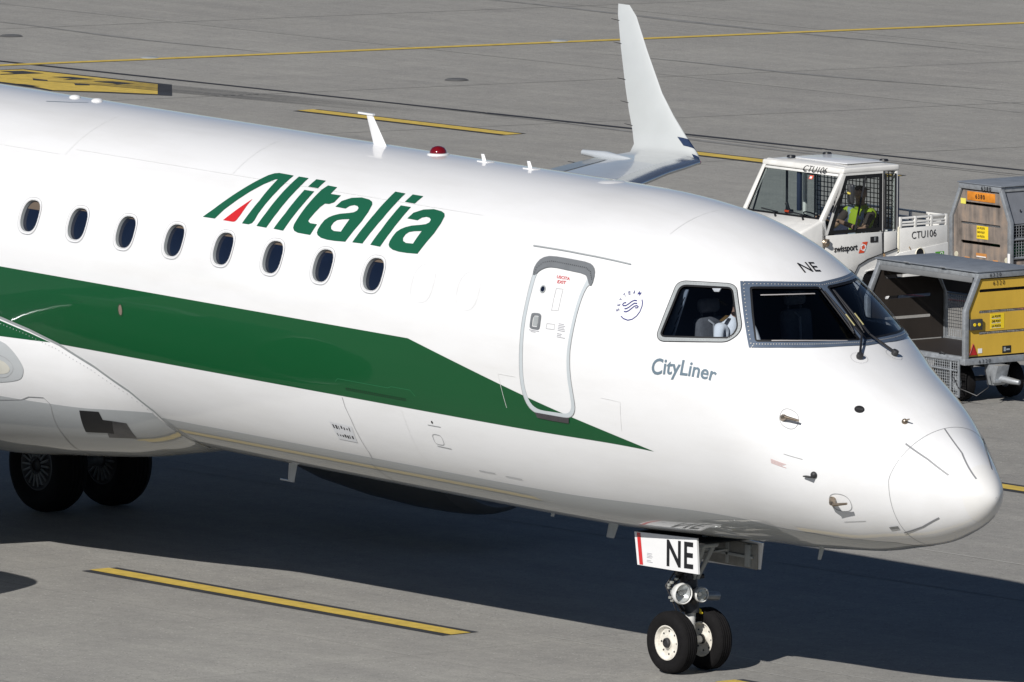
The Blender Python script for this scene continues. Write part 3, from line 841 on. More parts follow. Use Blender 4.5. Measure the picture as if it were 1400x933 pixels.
def oval(cx, ct, rx, rt, n=20, p=2.0, a0=0):
    o = []
    for k in range(n):
        a = a0 + 2 * math.pi * k / n
        c, s = math.cos(a), math.sin(a)
        o.append((cx + rx * math.copysign(abs(c) ** (2 / p), c), ct + rt * math.copysign(abs(s) ** (2 / p), s)))
    return o
def scale_loop(lp, dx, dt):
    """moves an outline inwards by dx metres"""
    q = sc(lp)
    n = len(q)
    area = sum(q[i][0] * q[(i + 1) % n][1] - q[(i + 1) % n][0] * q[i][1] for i in range(n))
    sg = 1 if area > 0 else -1
    out = []
    for i in range(n):
        t = q[(i + 1) % n] - q[i - 1]
        t = t / (np.linalg.norm(t) + 1e-12)
        nn = np.array([-t[1], t[0]]) * sg
        r = q[i] + nn * dx
        out.append((r[0], r[1] / KD))
    return out
def unsc(lp): return [(a, b / KD) for a, b in lp]
def mirror(lp): return [(x, 180 - t) for x, t in lp]

# openings
WINX = [-8.9824 + 0.8056 * k for k in range(-3, 8)]
win_o = [oval(x, 18.2, .168, 7.35, 28, 2.7) for x in WINX]
win_i = [oval(x + .006, 18.2, .142, 6.35, 28, 2.6) for x in WINX]
ws_glass = unsc(smooth_loop(sc(COCKPIT['glass']), 1))
sd_in = unsc(smooth_loop(sc(COCKPIT['side_i']), 1))
sd_out = unsc(smooth_loop(sc(COCKPIT['side_o']), 1))
ws_cut = scale_loop(ws_glass, .004, 0)
# keep both windshield panes clear of the centre post
ws_cut = [(x, min(t, 87.6)) for x, t in ws_cut]
ws_glass = [(x, min(t, 88.0)) for x, t in ws_glass]

def xr(t): return 3.535 + .15 * max(0.0, math.sin(math.radians(t)))
def make_hull():
    x0 = -14.0
    low = [(x, -90 * KD) for x in np.linspace(x0, xr(-90), 148)]
    hi = [(x, 270 * KD) for x in np.linspace(xr(270), x0, 148)]
    rt = [(xr(t), t * KD) for t in np.linspace(-90, 270, 121)][1:-1]
    lf = [(x0, t * KD) for t in np.linspace(270, -90, 97)][1:-1]
    outer = np.array(low + rt + hi + lf)
    holes = [resample(sc(h), .05) for h in win_i] + [resample(sc(h), .05) for h in (ws_cut, sd_in, mirror(ws_cut), mirror(sd_in))]
    V, T = cdt([outer] + holes, .118)
    p, n = hull(V[:, 0], V[:, 1] / KD)
    vs = list(p); fs = [tuple(t) for t in T]; ns = list(n)
    # plain after body
    xs = np.concatenate([np.arange(-14, -21, -1.0), np.linspace(-21, -31.88, 22)])
    ts = np.linspace(-90, 270, 97)
    X, Tt = np.meshgrid(xs, ts, indexing='ij')
    p, n = hull(X.ravel(), Tt.ravel())
    k = len(vs)
    vs += list(p); ns += list(n)
    for i in range(len(xs) - 1):
        for j in range(96):
            fs.append((k + i * 97 + j, k + i * 97 + j + 1, k + (i + 1) * 97 + j + 1, k + (i + 1) * 97 + j))
    return mesh_obj('fuselage', vs, fs, WHITE, airliner, normals=ns)
fuselage = make_hull()

def make_radome():
    ts = np.linspace(-90, 270, 97)
    qs = np.linspace(1, 0.02, 44)
    vs = []; fs = []; X = []; Tt = []
    for q in qs:
        for t in ts:
            s = (TIP - xr(t)) * q * q
            X.append(TIP - s - .003 * (q == 1)); Tt.append(t)
    p, n = hull(np.array(X), np.array(Tt), .0)
    vs = list(p); ns = list(n)
    for i in range(len(qs) - 1):
        for j in range(96):
            fs.append((i * 97 + j, (i + 1) * 97 + j, (i + 1) * 97 + j + 1, i * 97 + j + 1))
    k = len(vs)
    vs.append(np.array([TIP, 0, 2.2567])); ns.append(np.array([1., 0, 0]))
    i = len(qs) - 1
    for j in range(96):
        fs.append((i * 97 + j, k, i * 97 + j + 1))
    return mesh_obj('radome', vs, fs, WHITE, airliner, normals=ns)
radome = make_radome()
ribbon('radome_joint', [[(xr(t), t) for t in np.linspace(-75, 235, 60)]], .006, LINE, radome, off=.002)
for k in ('strip1', 'strip2', 'strip3', 'strip4'):
    ribbon('lightning_strip', [MISC[k]], .017, mat('strip_grey', (.20, .205, .215), .5), radome, off=.005)
for k in ('strip1', 'strip4'):
    ribbon('lightning_strip', [mirror(MISC[k])], .026, CAPGREY, radome, off=.006)
for k in ('latch1', 'latch2'):
    ribbon('latch', [MISC[k]], .034, STEEL, radome, off=.008)
# erosion cap round the tip: a ring of slightly yellowed coating
tcx = [(TIP - .20 + .035 * math.sin(math.radians(t)), t) for t in np.linspace(-90, 270, 97)]
def tip_cap():
    ts = np.linspace(-90, 270, 73); qs = np.linspace(1, .06, 16); X = []; Tt = []; fs = []
    for q in qs:
        for t in ts:
            X.append(TIP - (.20 + .03 * math.sin(math.radians(t))) * q * q); Tt.append(t)
    p, n = hull(np.array(X), np.array(Tt), .002)
    for i in range(len(qs) - 1):
        for j in range(72):
            fs.append((i * 73 + j, (i + 1) * 73 + j, (i + 1) * 73 + j + 1, i * 73 + j + 1))
    mesh_obj('erosion_cap', p, fs, mat('erosion_coating', (.715, .708, .69), .45, coat=.8, noise=.03), radome, normals=n)
tip_cap()

# green stripe with its long pointed end, and grey belly
stripe = [(-17.0, -2.86), (-2.69, -2.86), (0.82, -25.8), (-17.0, -26.0)]
patch('green_stripe', [stripe], GREEN, off=.003, step=.12)
patch('grey_belly_panel', [[(-14, -51.8), (1.6, -51.8), (2.5, -53.5), (3.0, -58), (3.3, -66), (3.42, -78), (3.44, -90), (3.42, -102), (3.3, -114), (3.0, -122), (2.5, -126.5), (1.6, -128.2), (-14, -128.2)]], BELLY, off=.0025, step=.15)

# airline name
def logo():
    vs = []; fs = []; ns = []
    for keys in (('A',), ('l',), ('i',), ('idot',), ('t',), ('a', 'ahole'), ('l2',), ('i2',), ('i2dot',), ('a2', 'a2hole')):
        lps = []
        for k_ in keys:
            q = sc(LOGO[k_])
            lps.append(resample(q, .04))
        V, T = cdt(lps, .07)
        p, n = hull(V[:, 0], V[:, 1] / KD, .0048)
        k = len(vs)
        vs += list(p); ns += list(n); fs += [tuple(t + k) for t in T]
    mesh_obj('airline_name', vs, fs, LOGOGREEN, airliner, normals=ns)
    patch('red_triangle', [LOGO['tri']], RED, off=.004, step=.06)
logo()
hull_text('subtitle_lettering', 'CityLiner', *TEXT['city'], GREYTXT, bold=.018)
hull_text('registration_lettering', 'NE', *TEXT['ne'], BLACKTXT, bold=.01)

# cabin windows
for x in WINX:
    wo_ = oval(x, 18.2, .168, 7.35, 28, 2.7)
    wi_ = oval(x + .006, 18.2, .142, 6.35, 28, 2.6)
    fr = patch('cabin_window', [wo_, wi_], WHITE, off=.006, step=.05)
    ribbon('gap_line', [oval(x, 18.2, .170, 7.42, 41, 2.7) + [oval(x, 18.2, .170, 7.42, 41, 2.7)[0]]], .0045, LINE, fr, off=.0075)
    ribbon('inner_gap_line', [oval(x + .002, 18.2, .150, 6.6, 41, 2.6) + [oval(x + .002, 18.2, .150, 6.6, 41, 2.6)[0]]], .003, LINE, fr, off=.0075)
    q = resample(sc(wi_), .03)
    vs = []; fs = []
    for dep in (.006, -.038):
        p, _ = hull(q[:, 0], q[:, 1] / KD, dep)
        vs += list(p)
    m_ = len(q)
    for i in range(m_):
        fs.append((i, (i + 1) % m_, m_ + (i + 1) % m_, m_ + i))
    mesh_obj('reveal', vs, fs, LIGHTGREY, fr, smooth=True)
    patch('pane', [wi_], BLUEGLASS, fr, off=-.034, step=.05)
    random.seed(int(x * 100))
    cut = 18.2 + 6.3 - (3.4 if abs(x + 8.98) < .1 else random.uniform(.6, 1.3))
    bl_loop = [(px_, max(pt_, cut)) for px_, pt_ in oval(x + .012, 18.1, .128, 6.25, 36, 2.6)]
    bl_loop = [p_ for i_, p_ in enumerate(bl_loop) if p_[1] > cut or bl_loop[i_ - 1][1] > cut or bl_loop[(i_ + 1) % 36][1] > cut]
    patch('blind', [bl_loop], CREAM, fr, off=-.031, step=.05)
# blanked window outlines ahead of the last pane
for x in (WINX[-1] + .8056 - .02, WINX[-1] + 1.6112 - .12):
    lp = oval(x, 18.0, .165, 7.3, 40, 2.7)
    ribbon('window_blank_outline', [lp + [lp[0]]], .0035, mat('very_faint_line', (.705, .705, .70), .5), off=.003)

# service door
for k_ in ('outer', 'inner', 'cap', 'handle_o', 'handle_i', 'porthole'):
    DOOR[k_ + '_raw'] = DOOR[k_]
    DOOR[k_] = [tuple(p_) for p_ in unsc(smooth_loop(sc(DOOR[k_]), 1))]
door = patch('service_door', [DOOR['outer'], DOOR['inner']], DOORGREY, off=.006, step=.06)
patch('top_scuff_plate', [DOOR['cap']], CAPGREY, door, off=.012, step=.06)
patch('sill_plate', [DOOR['sill']], SILL, door, off=.012, step=.06)
patch('door_handle_bezel', [DOOR['handle_o'], DOOR['handle_i']], CAPGREY, door, off=.006, step=.05)
patch('door_handle', [scale_loop(DOOR['handle_i'], .008, 0)], LIGHTGREY, door, off=.002, step=.05)
patch('porthole', [DOOR['porthole']], BLUEGLASS, door, off=.005, step=.04)
ribbon('porthole_rim', [DOOR['porthole'] + [DOOR['porthole'][0]]], .012, LIGHTGREY, door, off=.007)
ribbon('handle_recess_outline', [DOOR['panel'] + [DOOR['panel'][0]], DOOR['panel2'] + [DOOR['panel2'][0]]], .006, mat('recess_line', (.45, .45, .45), .6), door, off=.004)
hull_text('exit_lettering', 'USCITA', *DOOR['uscita'], RED, door, off=.004, bold=.02)
hull_text('exit_lettering', 'EXIT', *DOOR['exit'], RED, door, off=.004, bold=.02)
hx = [p[0] for p in DOOR['panel2']]; ht = [p[1] for p in DOOR['panel2']]
lines = []
random.seed(3)
for k in range(9):
    t = max(ht) + .6 - k * .62
    if k == 5: continue
    x0 = max(hx) + .05
    lines.append([(x0, t), (x0 + random.uniform(.06, .13), t)])
x0 = min(p[0] for p in DOOR['handle_o']); t0 = min(p[1] for p in DOOR['handle_o']) - .5
lines += [[(x0, t0), (x0 + .15, t0)], [(x0 + .03, t0 - .5), (x0 + .10, t0 - .5)]]
ribbon('small_print', lines, .0055, mat('fine_print_grey', (.32, .32, .34), .6), door, off=.004)
cap_mid = [((a[0] + b[0]) / 2, (a[1] + b[1]) / 2) for a, b in zip(DOOR['cap_raw'][:9], DOOR['cap_raw'][9:][::-1])]
dots('scuff_plate_rivets', cap_mid, SEALBLK, door, .03, .006, .0145, closed=False)
ribbon('rain_gutter', [MISC['rainline']], .014, LIGHTGREY, off=.012)
ribbon('hinge_cover_outline', [[(-1.29, -8.9), (-1.02, -8.9)], [(-1.29, -8.9), (-1.20, -19.5)], [(.21, -10.6), (.47, -10.6), (.44, -20.5)]], .005, FAINT, off=.0038)
ribbon('door_gap_line', [DOOR['outer'] + [DOOR['outer'][0]]], .006, LINE, door, off=.0075)

# cockpit glazing
def cockpit_frame():
    def fit(pts):
        """smooth edge: x as a quadratic-ish function of the angle, ending square on the centre line"""
        p_ = sorted((t, x) for x, t in pts if t < 90)
        t_ = np.array([q[0] for q in p_]); x_ = np.array([q[1] for q in p_])
        c_ = np.polyfit(t_, x_, 3)
        tt = np.linspace(t_[0], 90, 26)
        return [(float(np.polyval(c_, t)), float(t)) for t in tt]
    half_top = fit(COCKPIT['ftop'])
    half_bot = fit(COCKPIT['fbot'])
    full = half_top + mirror(half_top[:-1])[::-1] + mirror(half_bot) + half_bot[:-1][::-1]
    o = patch('windshield_frame', [full, ws_glass, mirror(ws_glass)], FRAMEGREY, off=.008, step=.07)
    mid = scale_loop(full, .035, 0)
    dots('frame_rivets', mid, mat('rivet_pale', (.62, .60, .55), .4, metal=.4), o, .045, .0065, .011)
    post = [(1.79, 90), (2.36, 90)]
    ribbon('centre_post_seal', [[(1.80, 87.9), (2.38, 88.0)], [(1.80, 92.1), (2.38, 92.0)]], .02, SEALBLK, o, off=.012)
    for sgn in (0, 1):
        g = ws_glass if not sgn else mirror(ws_glass)
        gi = scale_loop(ws_glass, .024, 0)
        gi = gi if not sgn else mirror(gi)
        patch('windshield_seal', [g, gi], SEALBLK, o, off=.004, step=.06)
        gl = patch('windshield_pane', [g], COCKGLASS, o, off=-.006, step=.07)
        sdo, sdi = (sd_out, sd_in) if not sgn else (mirror(sd_out), mirror(sd_in))
        so = patch('cockpit_side_window', [sdo, sdi], LIGHTGREY, off=.008, step=.06)
        ribbon('frame_gap_line', [list(sdo) + [sdo[0]]], .007, SEALBLK, so, off=.0095)
        i2 = scale_loop(sd_in, .02, 0)
        i2 = i2 if not sgn else mirror(i2)
        patch('side_window_seal', [sdi, i2], SEALBLK, so, off=.003, step=.06)
        patch('side_window_pane', [sdi], COCKGLASS, so, off=-.006, step=.07)
        if not sgn:
            dots('frame_rivets', scale_loop(sd_out, .022, 0), LINE, so, .05, .005, .011)
    return o
ws = cockpit_frame()
# heater bus bars of the windshield panes
def glass_line(a, b, w, m, nm='heater_bus_bar'):
    ribbon(nm, [[a, b]], w, m, ws, off=.002)
SILVER = mat('silver_bus_bar', (.62, .58, .56), .4, metal=.5, noise=.1)
gx = lambda u: u
ribbon('heater_bus_bar', [COCKPIT['bar1']], .013, SILVER, ws, off=.007)
ribbon('heater_bus_bar', [COCKPIT['bar2']], .011, SILVER, ws, off=.007)

# wipers
def wiper(side):
    mb = MB()
    def hp(x, t, o):
        t = t if side > 0 else 180 - t
        return Vector(hull(np.array(x), np.array(t), o)[0])
    base = hp(2.59, 78.5, .03)
    elbow = hp(2.385, 87.6, .075)
    mid = hp(2.16, 87.4, .06)
    top = hp(1.86, 87.2, .04)
    mb.tube([base, elbow], [.014, .010], 8)
    mb.tube([elbow, mid, hp(2.05, 87.3, .05)], [.012, .010, .008], 8)
    mb.tube([hp(2.30, 87.2, .028), mid, top], [.008, .012, .007], 6)
    mb.tube([hp(2.32, 86.9, .022), hp(2.07, 86.9, .022), hp(1.84, 86.7, .022)], [.007, .008, .007], 6)
    w = mb.build('windshield_wiper', TRIMBLK, airliner, smooth=True)
    b2 = MB()
    b2.lathe([(.001, .055), (.03, .05), (.036, .02), (.03, 0)], hp(2.59, 78.5, .004), hp(2.59, 78.5, .1) - hp(2.59, 78.5, 0), 14)
    b2.build('wiper_pivot', GEARDARK, w, smooth=True)
    b3 = MB()
    b3.tube([mid + Vector((0, 0, .02)), hp(2.28, 87.4, .08)], [.007, .007], 6)
    b3.build('wiper_spring', mat('wiper_spring_brass', (.5, .45, .22), .4, metal=.6), w, smooth=True)
    t0 = 78.5 if side > 0 else 101.5
    lp = oval(2.59, t0, .075, 4.4, 30)
    dots('pivot_plate_rivets', lp, LINE, w, .03, .0045, .004)
wiper(1)
wiper(-1)

# cockpit interior: lining with the same openings, aft bulkhead, floor, glareshield, seats
def lining():
    out = [(-.25, t * KD) for t in np.linspace(215, -35, 60)][::-1]
    out = [(-.25, -35 * KD)] + [(x, -35 * KD) for x in np.linspace(-.2, 2.75, 24)] + [(2.75, t * KD) for t in np.linspace(-34, 214, 50)] + [(x, 215 * KD) for x in np.linspace(2.75, -.25, 24)] + [(-.25, t * KD) for t in np.linspace(214, -34, 50)]
    holes = [resample(sc(h), .06) for h in (ws_glass, sd_in, mirror(ws_glass), mirror(sd_in))]
    V, T = cdt([np.array(out)] + holes, .15)
    p, n = hull(V[:, 0], V[:, 1] / KD, -.045)
    mesh_obj('cockpit_lining', p, T, INTERIOR, airliner, normals=-n)
lining()
mb = MB()
sec_ = hull(np.full(48, -.2), np.linspace(-30, 210, 48), -.06)[0]
mb.prism([(p[1], p[2]) for p in sec_], lambda a, b, d: (d, a, b), -.24, -.18)
mb.build('cockpit_bulkhead', INTDARK, airliner)
mb = MB()
mb.box2((-.17, -.98, 2.42), (2.1, .98, 2.50))
mb.build('cockpit_floor', INTDARK, airliner)
mb = MB()
mb.prism([(-.80, 1.66), (.80, 1.66), (.84, 1.8), (.52, 2.20), (-.52, 2.20), (-.84, 1.8)], lambda a, b, d: (b, a, d), 3.0, 3.27)
mb.build('glareshield', INTDARK, airliner, bevel=.04, smooth=True)
mb = MB()
mb.box2((.5, -.16, 2.51), (1.62, .16, 3.0))
mb.build('centre_pedestal', INTDARK, airliner, bevel=.02)
mb = MB()
mb.box2((.30, -.25, 4.10), (1.05, .25, 4.16))
mb.build('overhead_panel', INTDARK, airliner, bevel=.02)

def seat(y):
    mb = MB()
    mb.box((1.05, y, 2.98), (.52, .48, .14))
    mb.box((.80, y, 3.30), (.12, .36, .68), Matrix.Rotation(rad(-8), 3, 'Y'))
    mb.box((1.02, y, 2.71), (.34, .34, .40))
    o = mb.build('pilot_seat', FABRIC, airliner, bevel=.05, seg=3, smooth=True)
    mb = MB()
    mb.box((.74, y, 3.745), (.09, .26, .14), Matrix.Rotation(rad(-8), 3, 'Y'))
    mb.build('headrest', FABRIC, o, bevel=.05, seg=3, smooth=True)
    mb = MB()
    mb.tube([(.74, y - .08, 3.6), (.73, y - .08, 3.75)], .012, 8)
    mb.tube([(.74, y + .08, 3.6), (.73, y + .08, 3.75)], .012, 8)
    mb.build('headrest_posts', GEARDARK, o)['kind'] = 'stuff'
    mb = MB()
    mb.tube([(.78, y - .05, 3.62), (.885, y - .05, 3.58), (.90, y - .04, 3.30), (.94, y - .02, 3.1)], .012, 6)
    mb.build('shoulder_strap', mat('strap_webbing', (.30, .30, .31), .9), o)
seat(-.55)
seat(.55)
# side wall trim aft of the side window, sun visor, instrument hood
mb = MB()
mb.prism([(.876, 3.955), (.958, 3.948), (.742, 3.452), (.602, 3.435)], lambda a, b, d: (a, d, b), -1.0, -.98)
tr1 = mb.build('side_wall_trim', mat('trim_blue_grey', (.20, .23, .28), .7, noise=.08), airliner, bevel=.006)
mb = MB()
for k in range(4):
    f = .12 + k * .21
    x = .935 - .21 * f; z = 3.93 - .48 * f
    mb.prism([(x, z), (x + .012, z), (x - .04, z - .08), (x - .052, z - .08)], lambda a, b, d: (a, d, b), -1.003, -1.0005)
mb.build('trim_slots', INTDARK, tr1)['kind'] = 'stuff'
mb = MB()
mb.prism([(1.30, 4.0), (1.43, 4.012), (1.40, 3.975), (1.335, 3.97)], lambda a, b, d: (a, d, b), -.99, -.975)
mb.build('sun_visor', mat('visor_pale', (.45, .48, .52), .5, noise=.05), airliner, bevel=.004)
mb = MB()
mb.box2((1.74, -.62, 3.02), (1.78, -.05, 3.24)); mb.box2((1.74, .05, 3.02), (1.78, .62, 3.24))
mb.box2((1.74, -.05, 3.05), (1.775, .05, 3.2))
mb.build('instrument_panel', mat('instrument_grey', (.05, .055, .065), .6, noise=.1), airliner, bevel=.006)
for y in (-.55, .55):
    mb = MB()
    mb.tube([(1.62, y, 2.75), (1.58, y, 3.05), (1.56, y, 3.18)], [.03, .025, .02], 10)
    mb.tube([(1.56, y - .15, 3.27), (1.55, y - .13, 3.17), (1.55, y + .13, 3.17), (1.56, y + .15, 3.27)], .018, 8)
    mb.build('control_yoke', INTDARK, airliner, smooth=True)

# belly fairing
def fairing():
    xs = np.concatenate([np.linspace(-17.3, -9.6, 34), np.linspace(-9.5, -7.035, 46)])
    W_ = np.linspace(0, 1, 65)
    W_ = .5 - .5 * np.cos(W_ * math.pi)
    X = []; Tt = []; fs = []
    for x in xs:
        tj = float(np.interp(x, FJX, FJT)) + .3
        for w in W_:
            X.append(x); Tt.append(tj + (-180 - 2 * tj) * w)
    X = np.array(X); Tt = np.array(Tt)
    p, n = hull(X, Tt, .001, fair_p)
    m_ = len(W_)
    for i in range(len(xs) - 1):
        for j in range(m_ - 1):
            fs.append((i * m_ + j, (i + 1) * m_ + j, (i + 1) * m_ + j + 1, i * m_ + j + 1))
    return mesh_obj('belly_fairing', p, fs, WHITE, airliner, smooth=True)
fair = fairing()
jn = [(x, float(np.interp(x, FJX, FJT))) for x in np.linspace(-10.8, -7.05, 74)]
ribbon('fairing_seal', [jn], .03, LIGHTGREY, fair, off=.012)
dots('fairing_rivets', [(x - .05, t - 1.6) for x, t in jn], LINE, fair, .08, .006, .006, closed=False, fn=fair_p)
patch('fairing_green_corner', [[(-11.5, -17.2), (-11, -17.2), (-9.45, -20.9), (-8.95, -23.6), (-8.62, -25.8), (-11.5, -25.8)]], GREEN, fair, off=.004, step=.08, fn=fair_p)
patch('fairing_grey_panel', [[(-12.5, -44), (-9.6, -46.4), (-8.83, -47.8), (-8.26, -49.0), (-7.32, -49.6), (-7.17, -60), (-7.11, -75), (-7.11, -90), (-12.5, -90)]], BELLY, fair, off=.004, step=.09, fn=fair_p)
patch('black_patch', [[(-8.42, -49.8), (-8.14, -50.2), (-8.16, -54.0), (-8.03, -54.6), (-8.18, -61.6), (-8.26, -61.0), (-8.58, -60.4)]], mat('black_film', (.015, .015, .016), .5, noise=.2), fair, off=.008, step=.06, fn=fair_p)
patch('bare_metal_patch', [[(-8.03, -54.6), (-7.84, -55.6), (-7.93, -65.0), (-8.32, -63.8), (-8.27, -61.2), (-8.18, -61.6)]], mat('scuffed_metal', (.12, .12, .125), .35, metal=.6, noise=.3, scale=8), fair, off=.008, step=.06, fn=fair_p)
patch('light_housing', [unsc(smooth_loop(sc([(-9.9, -27.3), (-9.39, -26.8), (-9.19, -30.0), (-9.06, -34.6), (-9.09, -37.6), (-9.17, -39.8), (-9.51, -41.4), (-9.9, -41.6)]), 2))], BELLY, fair, off=.007, step=.06, fn=fair_p)
patch('light_lens', [unsc(smooth_loop(sc([(-9.85, -33), (-9.40, -33.2), (-9.29, -35), (-9.28, -36.6), (-9.37, -38.2), (-9.85, -38.8)]), 2))], mat('frosted_lens', (.55, .54, .48), .2, coat=1.0, noise=.1), fair, off=.010, step=.06, fn=fair_p)
l2 = unsc(smooth_loop(sc([(-9.9, -31.4), (-9.40, -31.6), (-9.24, -33.8), (-9.22, -36.2), (-9.34, -39.0), (-9.49, -39.6), (-9.9, -39.9)]), 2))
ribbon('lens_outline', [list(l2) + [l2[0]]], .006, LINE, fair, off=.009, fn=fair_p)
ribbon('access_panel_line', [[(-10.4, -47.5), (-9.63, -48.0), (-9.26, -47.0), (-9.12, -45.6), (-8.89, -45.4), (-8.83, -47.6), (-8.84, -49), (-8.93, -55.4), (-9.03, -64.4), (-9.26, -79.0)]], .009, LINE, fair, off=.007, fn=fair_p)

# skin details
ribbon('skin_seam', [MISC['seam1'], [(-3.9, -56), (-3.9, -85)]], .008, LINE, off=.0045)
ribbon('skin_seam', [[(-2.9, -27), (-2.88, -33), (-2.86, -50)], [(-12, 46), (-9.0, 46)], [(-8.8, 49.5), (-2.2, 49.5)], [(-8.9, 46), (-8.85, 75)], [(-6.2, 50), (-6.2, 80)], [(.35, 60), (.3, 120)]], .0045, FAINT, off=.0036)
vt = MISC['vent']
def vent():
    vs = []; fs = []
    for r in range(2):
        for k in range(30):
            x = -3.74 + k * .032; t = -22.6 - r * .55
            q = [(x, t), (x + .016, t), (x + .016, t - .33), (x, t - .33)]
            p, _ = hull(np.array([a for a, _ in q]), np.array([b for _, b in q]), .005)
            i = len(vs); vs += list(p); fs.append((i, i + 1, i + 2, i + 3))
    o = mesh_obj('outflow_vent_slots', vs, fs, SEALBLK, airliner)
vent()
ribbon('vent_panel_outline', [[(-3.9, -21.2), (-3.85, -20.0), (-3.05, -20.0), (-3.0, -19.4), (-2.7, -19.4), (-2.63, -21.2)]], .008, mat('green_panel_line', (.012, .12, .045), .4), off=.0045)
def info_decal():
    d = MISC['decal']
    o = patch('instruction_decal', [d], mat('decal_grey_white', (.60, .61, .63), .5, noise=.05), off=.004, step=.06)
    random.seed(5)
    vs = []; fs = []
    (x0, t0), (x1, t1), (x2, t2), (x3, t3) = d
    for row in (.22, .72):
        for k in range(7):
            u0 = .08 + k * .125; u1 = u0 + random.uniform(.03, .08); v0 = row - random.uniform(.03, .12); v1 = row + random.uniform(.05, .13)
            q = []
            for u, v in ((u0, v0), (u1, v0), (u1, v1), (u0, v1)):
                q.append((x0 * (1 - u) * (1 - v) + x1 * u * (1 - v) + x2 * u * v + x3 * (1 - u) * v, t0 * (1 - u) * (1 - v) + t1 * u * (1 - v) + t2 * u * v + t3 * (1 - u) * v))
            p, _ = hull(np.array([a for a, _ in q]), np.array([b for _, b in q]), .006)
            i = len(vs); vs += list(p); fs.append((i, i + 1, i + 2, i + 3))
    mesh_obj('decal_figures', vs, fs, BLACKTXT, o)
info_decal()
fp_ = oval(-2.44, -36.1, .075, 2.0, 24, 3.5)
ribbon('fuel_panel_outline', [fp_ + [fp_[0]]], .006, LINE, off=.0045)
patch('static_port', [oval(-2.45, -29.5, .014, .5, 10)], SEALBLK, off=.005, step=.05)
ribbon('small_print', [[(-2.53, -30.8), (-2.33, -30.8)], [(-2.5, -38.9), (-2.28, -39.1)], [(-2.0, -47.2), (-1.75, -47.2)], [(-1.6, -47.6), (-1.35, -47.8)]], .008, LINE, off=.0045)
ribbon('small_print', [[(2.40, -7.6 - .6 * k), (2.40 + .17 - .02 * (k % 3), -7.5 - .6 * k)] for k in range(4)], .006, mat('red_fine_print', (.60, .42, .40), .6), off=.004)
ribbon('small_print', [[(2.55, -2.2), (2.75, -1.6)], [(3.0, -39.5), (3.22, -38.6)]], .006, LINE, off=.004)
patch('camera_window', [oval(MISC['camera'][0][0], MISC['camera'][0][1], .03, 1.7, 16)], mat('camera_lens_tan', (.20, .15, .12), .3, coat=.8, noise=.2), off=.006, step=.05)
cw = oval(MISC['camera'][0][0], MISC['camera'][0][1], .036, 2.0, 20)
ribbon('camera_window_rim', [cw + [cw[0]]], .014, mat('green_rim', (.01, .05, .02), .5), off=.007)
patch('round_vent', [oval(MISC['hole'][0][0], MISC['hole'][0][1], .045, 3.0, 18)], SEALBLK, off=.004, step=.05)
ribbon('vent_bar', [[(3.04, 45.5), (3.10, 47.2)]], .02, GEARDARK, off=.006)

# emblem with ring of letters
def emblem():
    o = ribbon('alliance_emblem', [SKY['w1'], SKY['w2'], SKY['w3']], .011, NAVYTXT, off=.004, step=.012)
    ribbon('emblem_arc', [SKY['arc']], .010, NAVYTXT, o, off=.004, step=.015)
    c = np.array([.475, 25.0])
    for ch, (x, t) in zip('SKYTEAM', SKY['let']):
        d = np.array([x - c[0], (t - c[1]) * KD]); d /= np.linalg.norm(d)
        e = np.array([d[1], -d[0]])
        h = .040; w = h * (.62 if ch != 'M' else .85)
        q = np.array([x, t * KD]) - d * h / 2 - e * w / 2
        f = lambda a: (a[0], a[1] / KD)
        hull_text('emblem_letter', ch, f(q), f(q + e * w), f(q + d * h), NAVYTXT, o, off=.004, bold=.01)
emblem()

# probes on the nose
def hp(x, t, o): return Vector(hull(np.array(float(x)), np.array(float(t)), o)[0])
def plate(x, t, r, rt):
    lp = oval(x, t, r, rt, 36, 2.4)
    ribbon('probe_base_outline', [lp + [lp[0]]], .007, LINE, off=.004)
plate(2.545, 19.6, .098, 5.6)
plate(3.06, -24.6, .098, 6.2)
def pitot(x, t, along, out_, ln, name='pitot_probe'):
    mb = MB()
    b = hp(x, t, -.005); n = (hp(x, t, .1) - hp(x, t, 0)).normalized()
    fw = Vector((1, 0, 0)); fw = (fw - n * fw.dot(n)).normalized()
    mb.tube([b - fw * .03, b - fw * .01 + n * out_ * .6, b + fw * .04 + n * out_], [.038, .03, .016], 10)
    mb.tube([b + fw * .02 + n * out_, b + fw * ln + n * out_], [.017, .011], 10)
    mb.build(name, BRONZE, airliner, smooth=True)
pitot(2.515, 19.0, 0, .075, .17)
pitot(3.02, -22.8, 0, .11, .17)
def vane():
    mb = MB()
    b = hp(2.859, -8.77, 0); n = (hp(2.859, -8.77, .1) - b).normalized()
    mb.lathe([(.034, 0), (.034, .012), (.018, .03), (.001, .032)], b, n, 16)
    mb.box(b + n * .045 + Vector((-.05, 0, -.012)), (.11, .05, .012))
    mb.build('angle_of_attack_vane', GEARDARK, airliner, smooth=True, bevel=.003)
vane()
mb = MB()
b = hp(3.446, 57.1, 0); n = (hp(3.446, 57.1, .1) - b).normalized()
mb.lathe([(.032, 0), (.03, .012), (.016, .03), (.001, .034)], b, n, 12)
mb.tube([b + n * .02, b + n * .05 + Vector((.06, 0, 0))], [.01, .006], 8)
mb.build('ice_detector_probe', BRONZE, airliner, smooth=True)

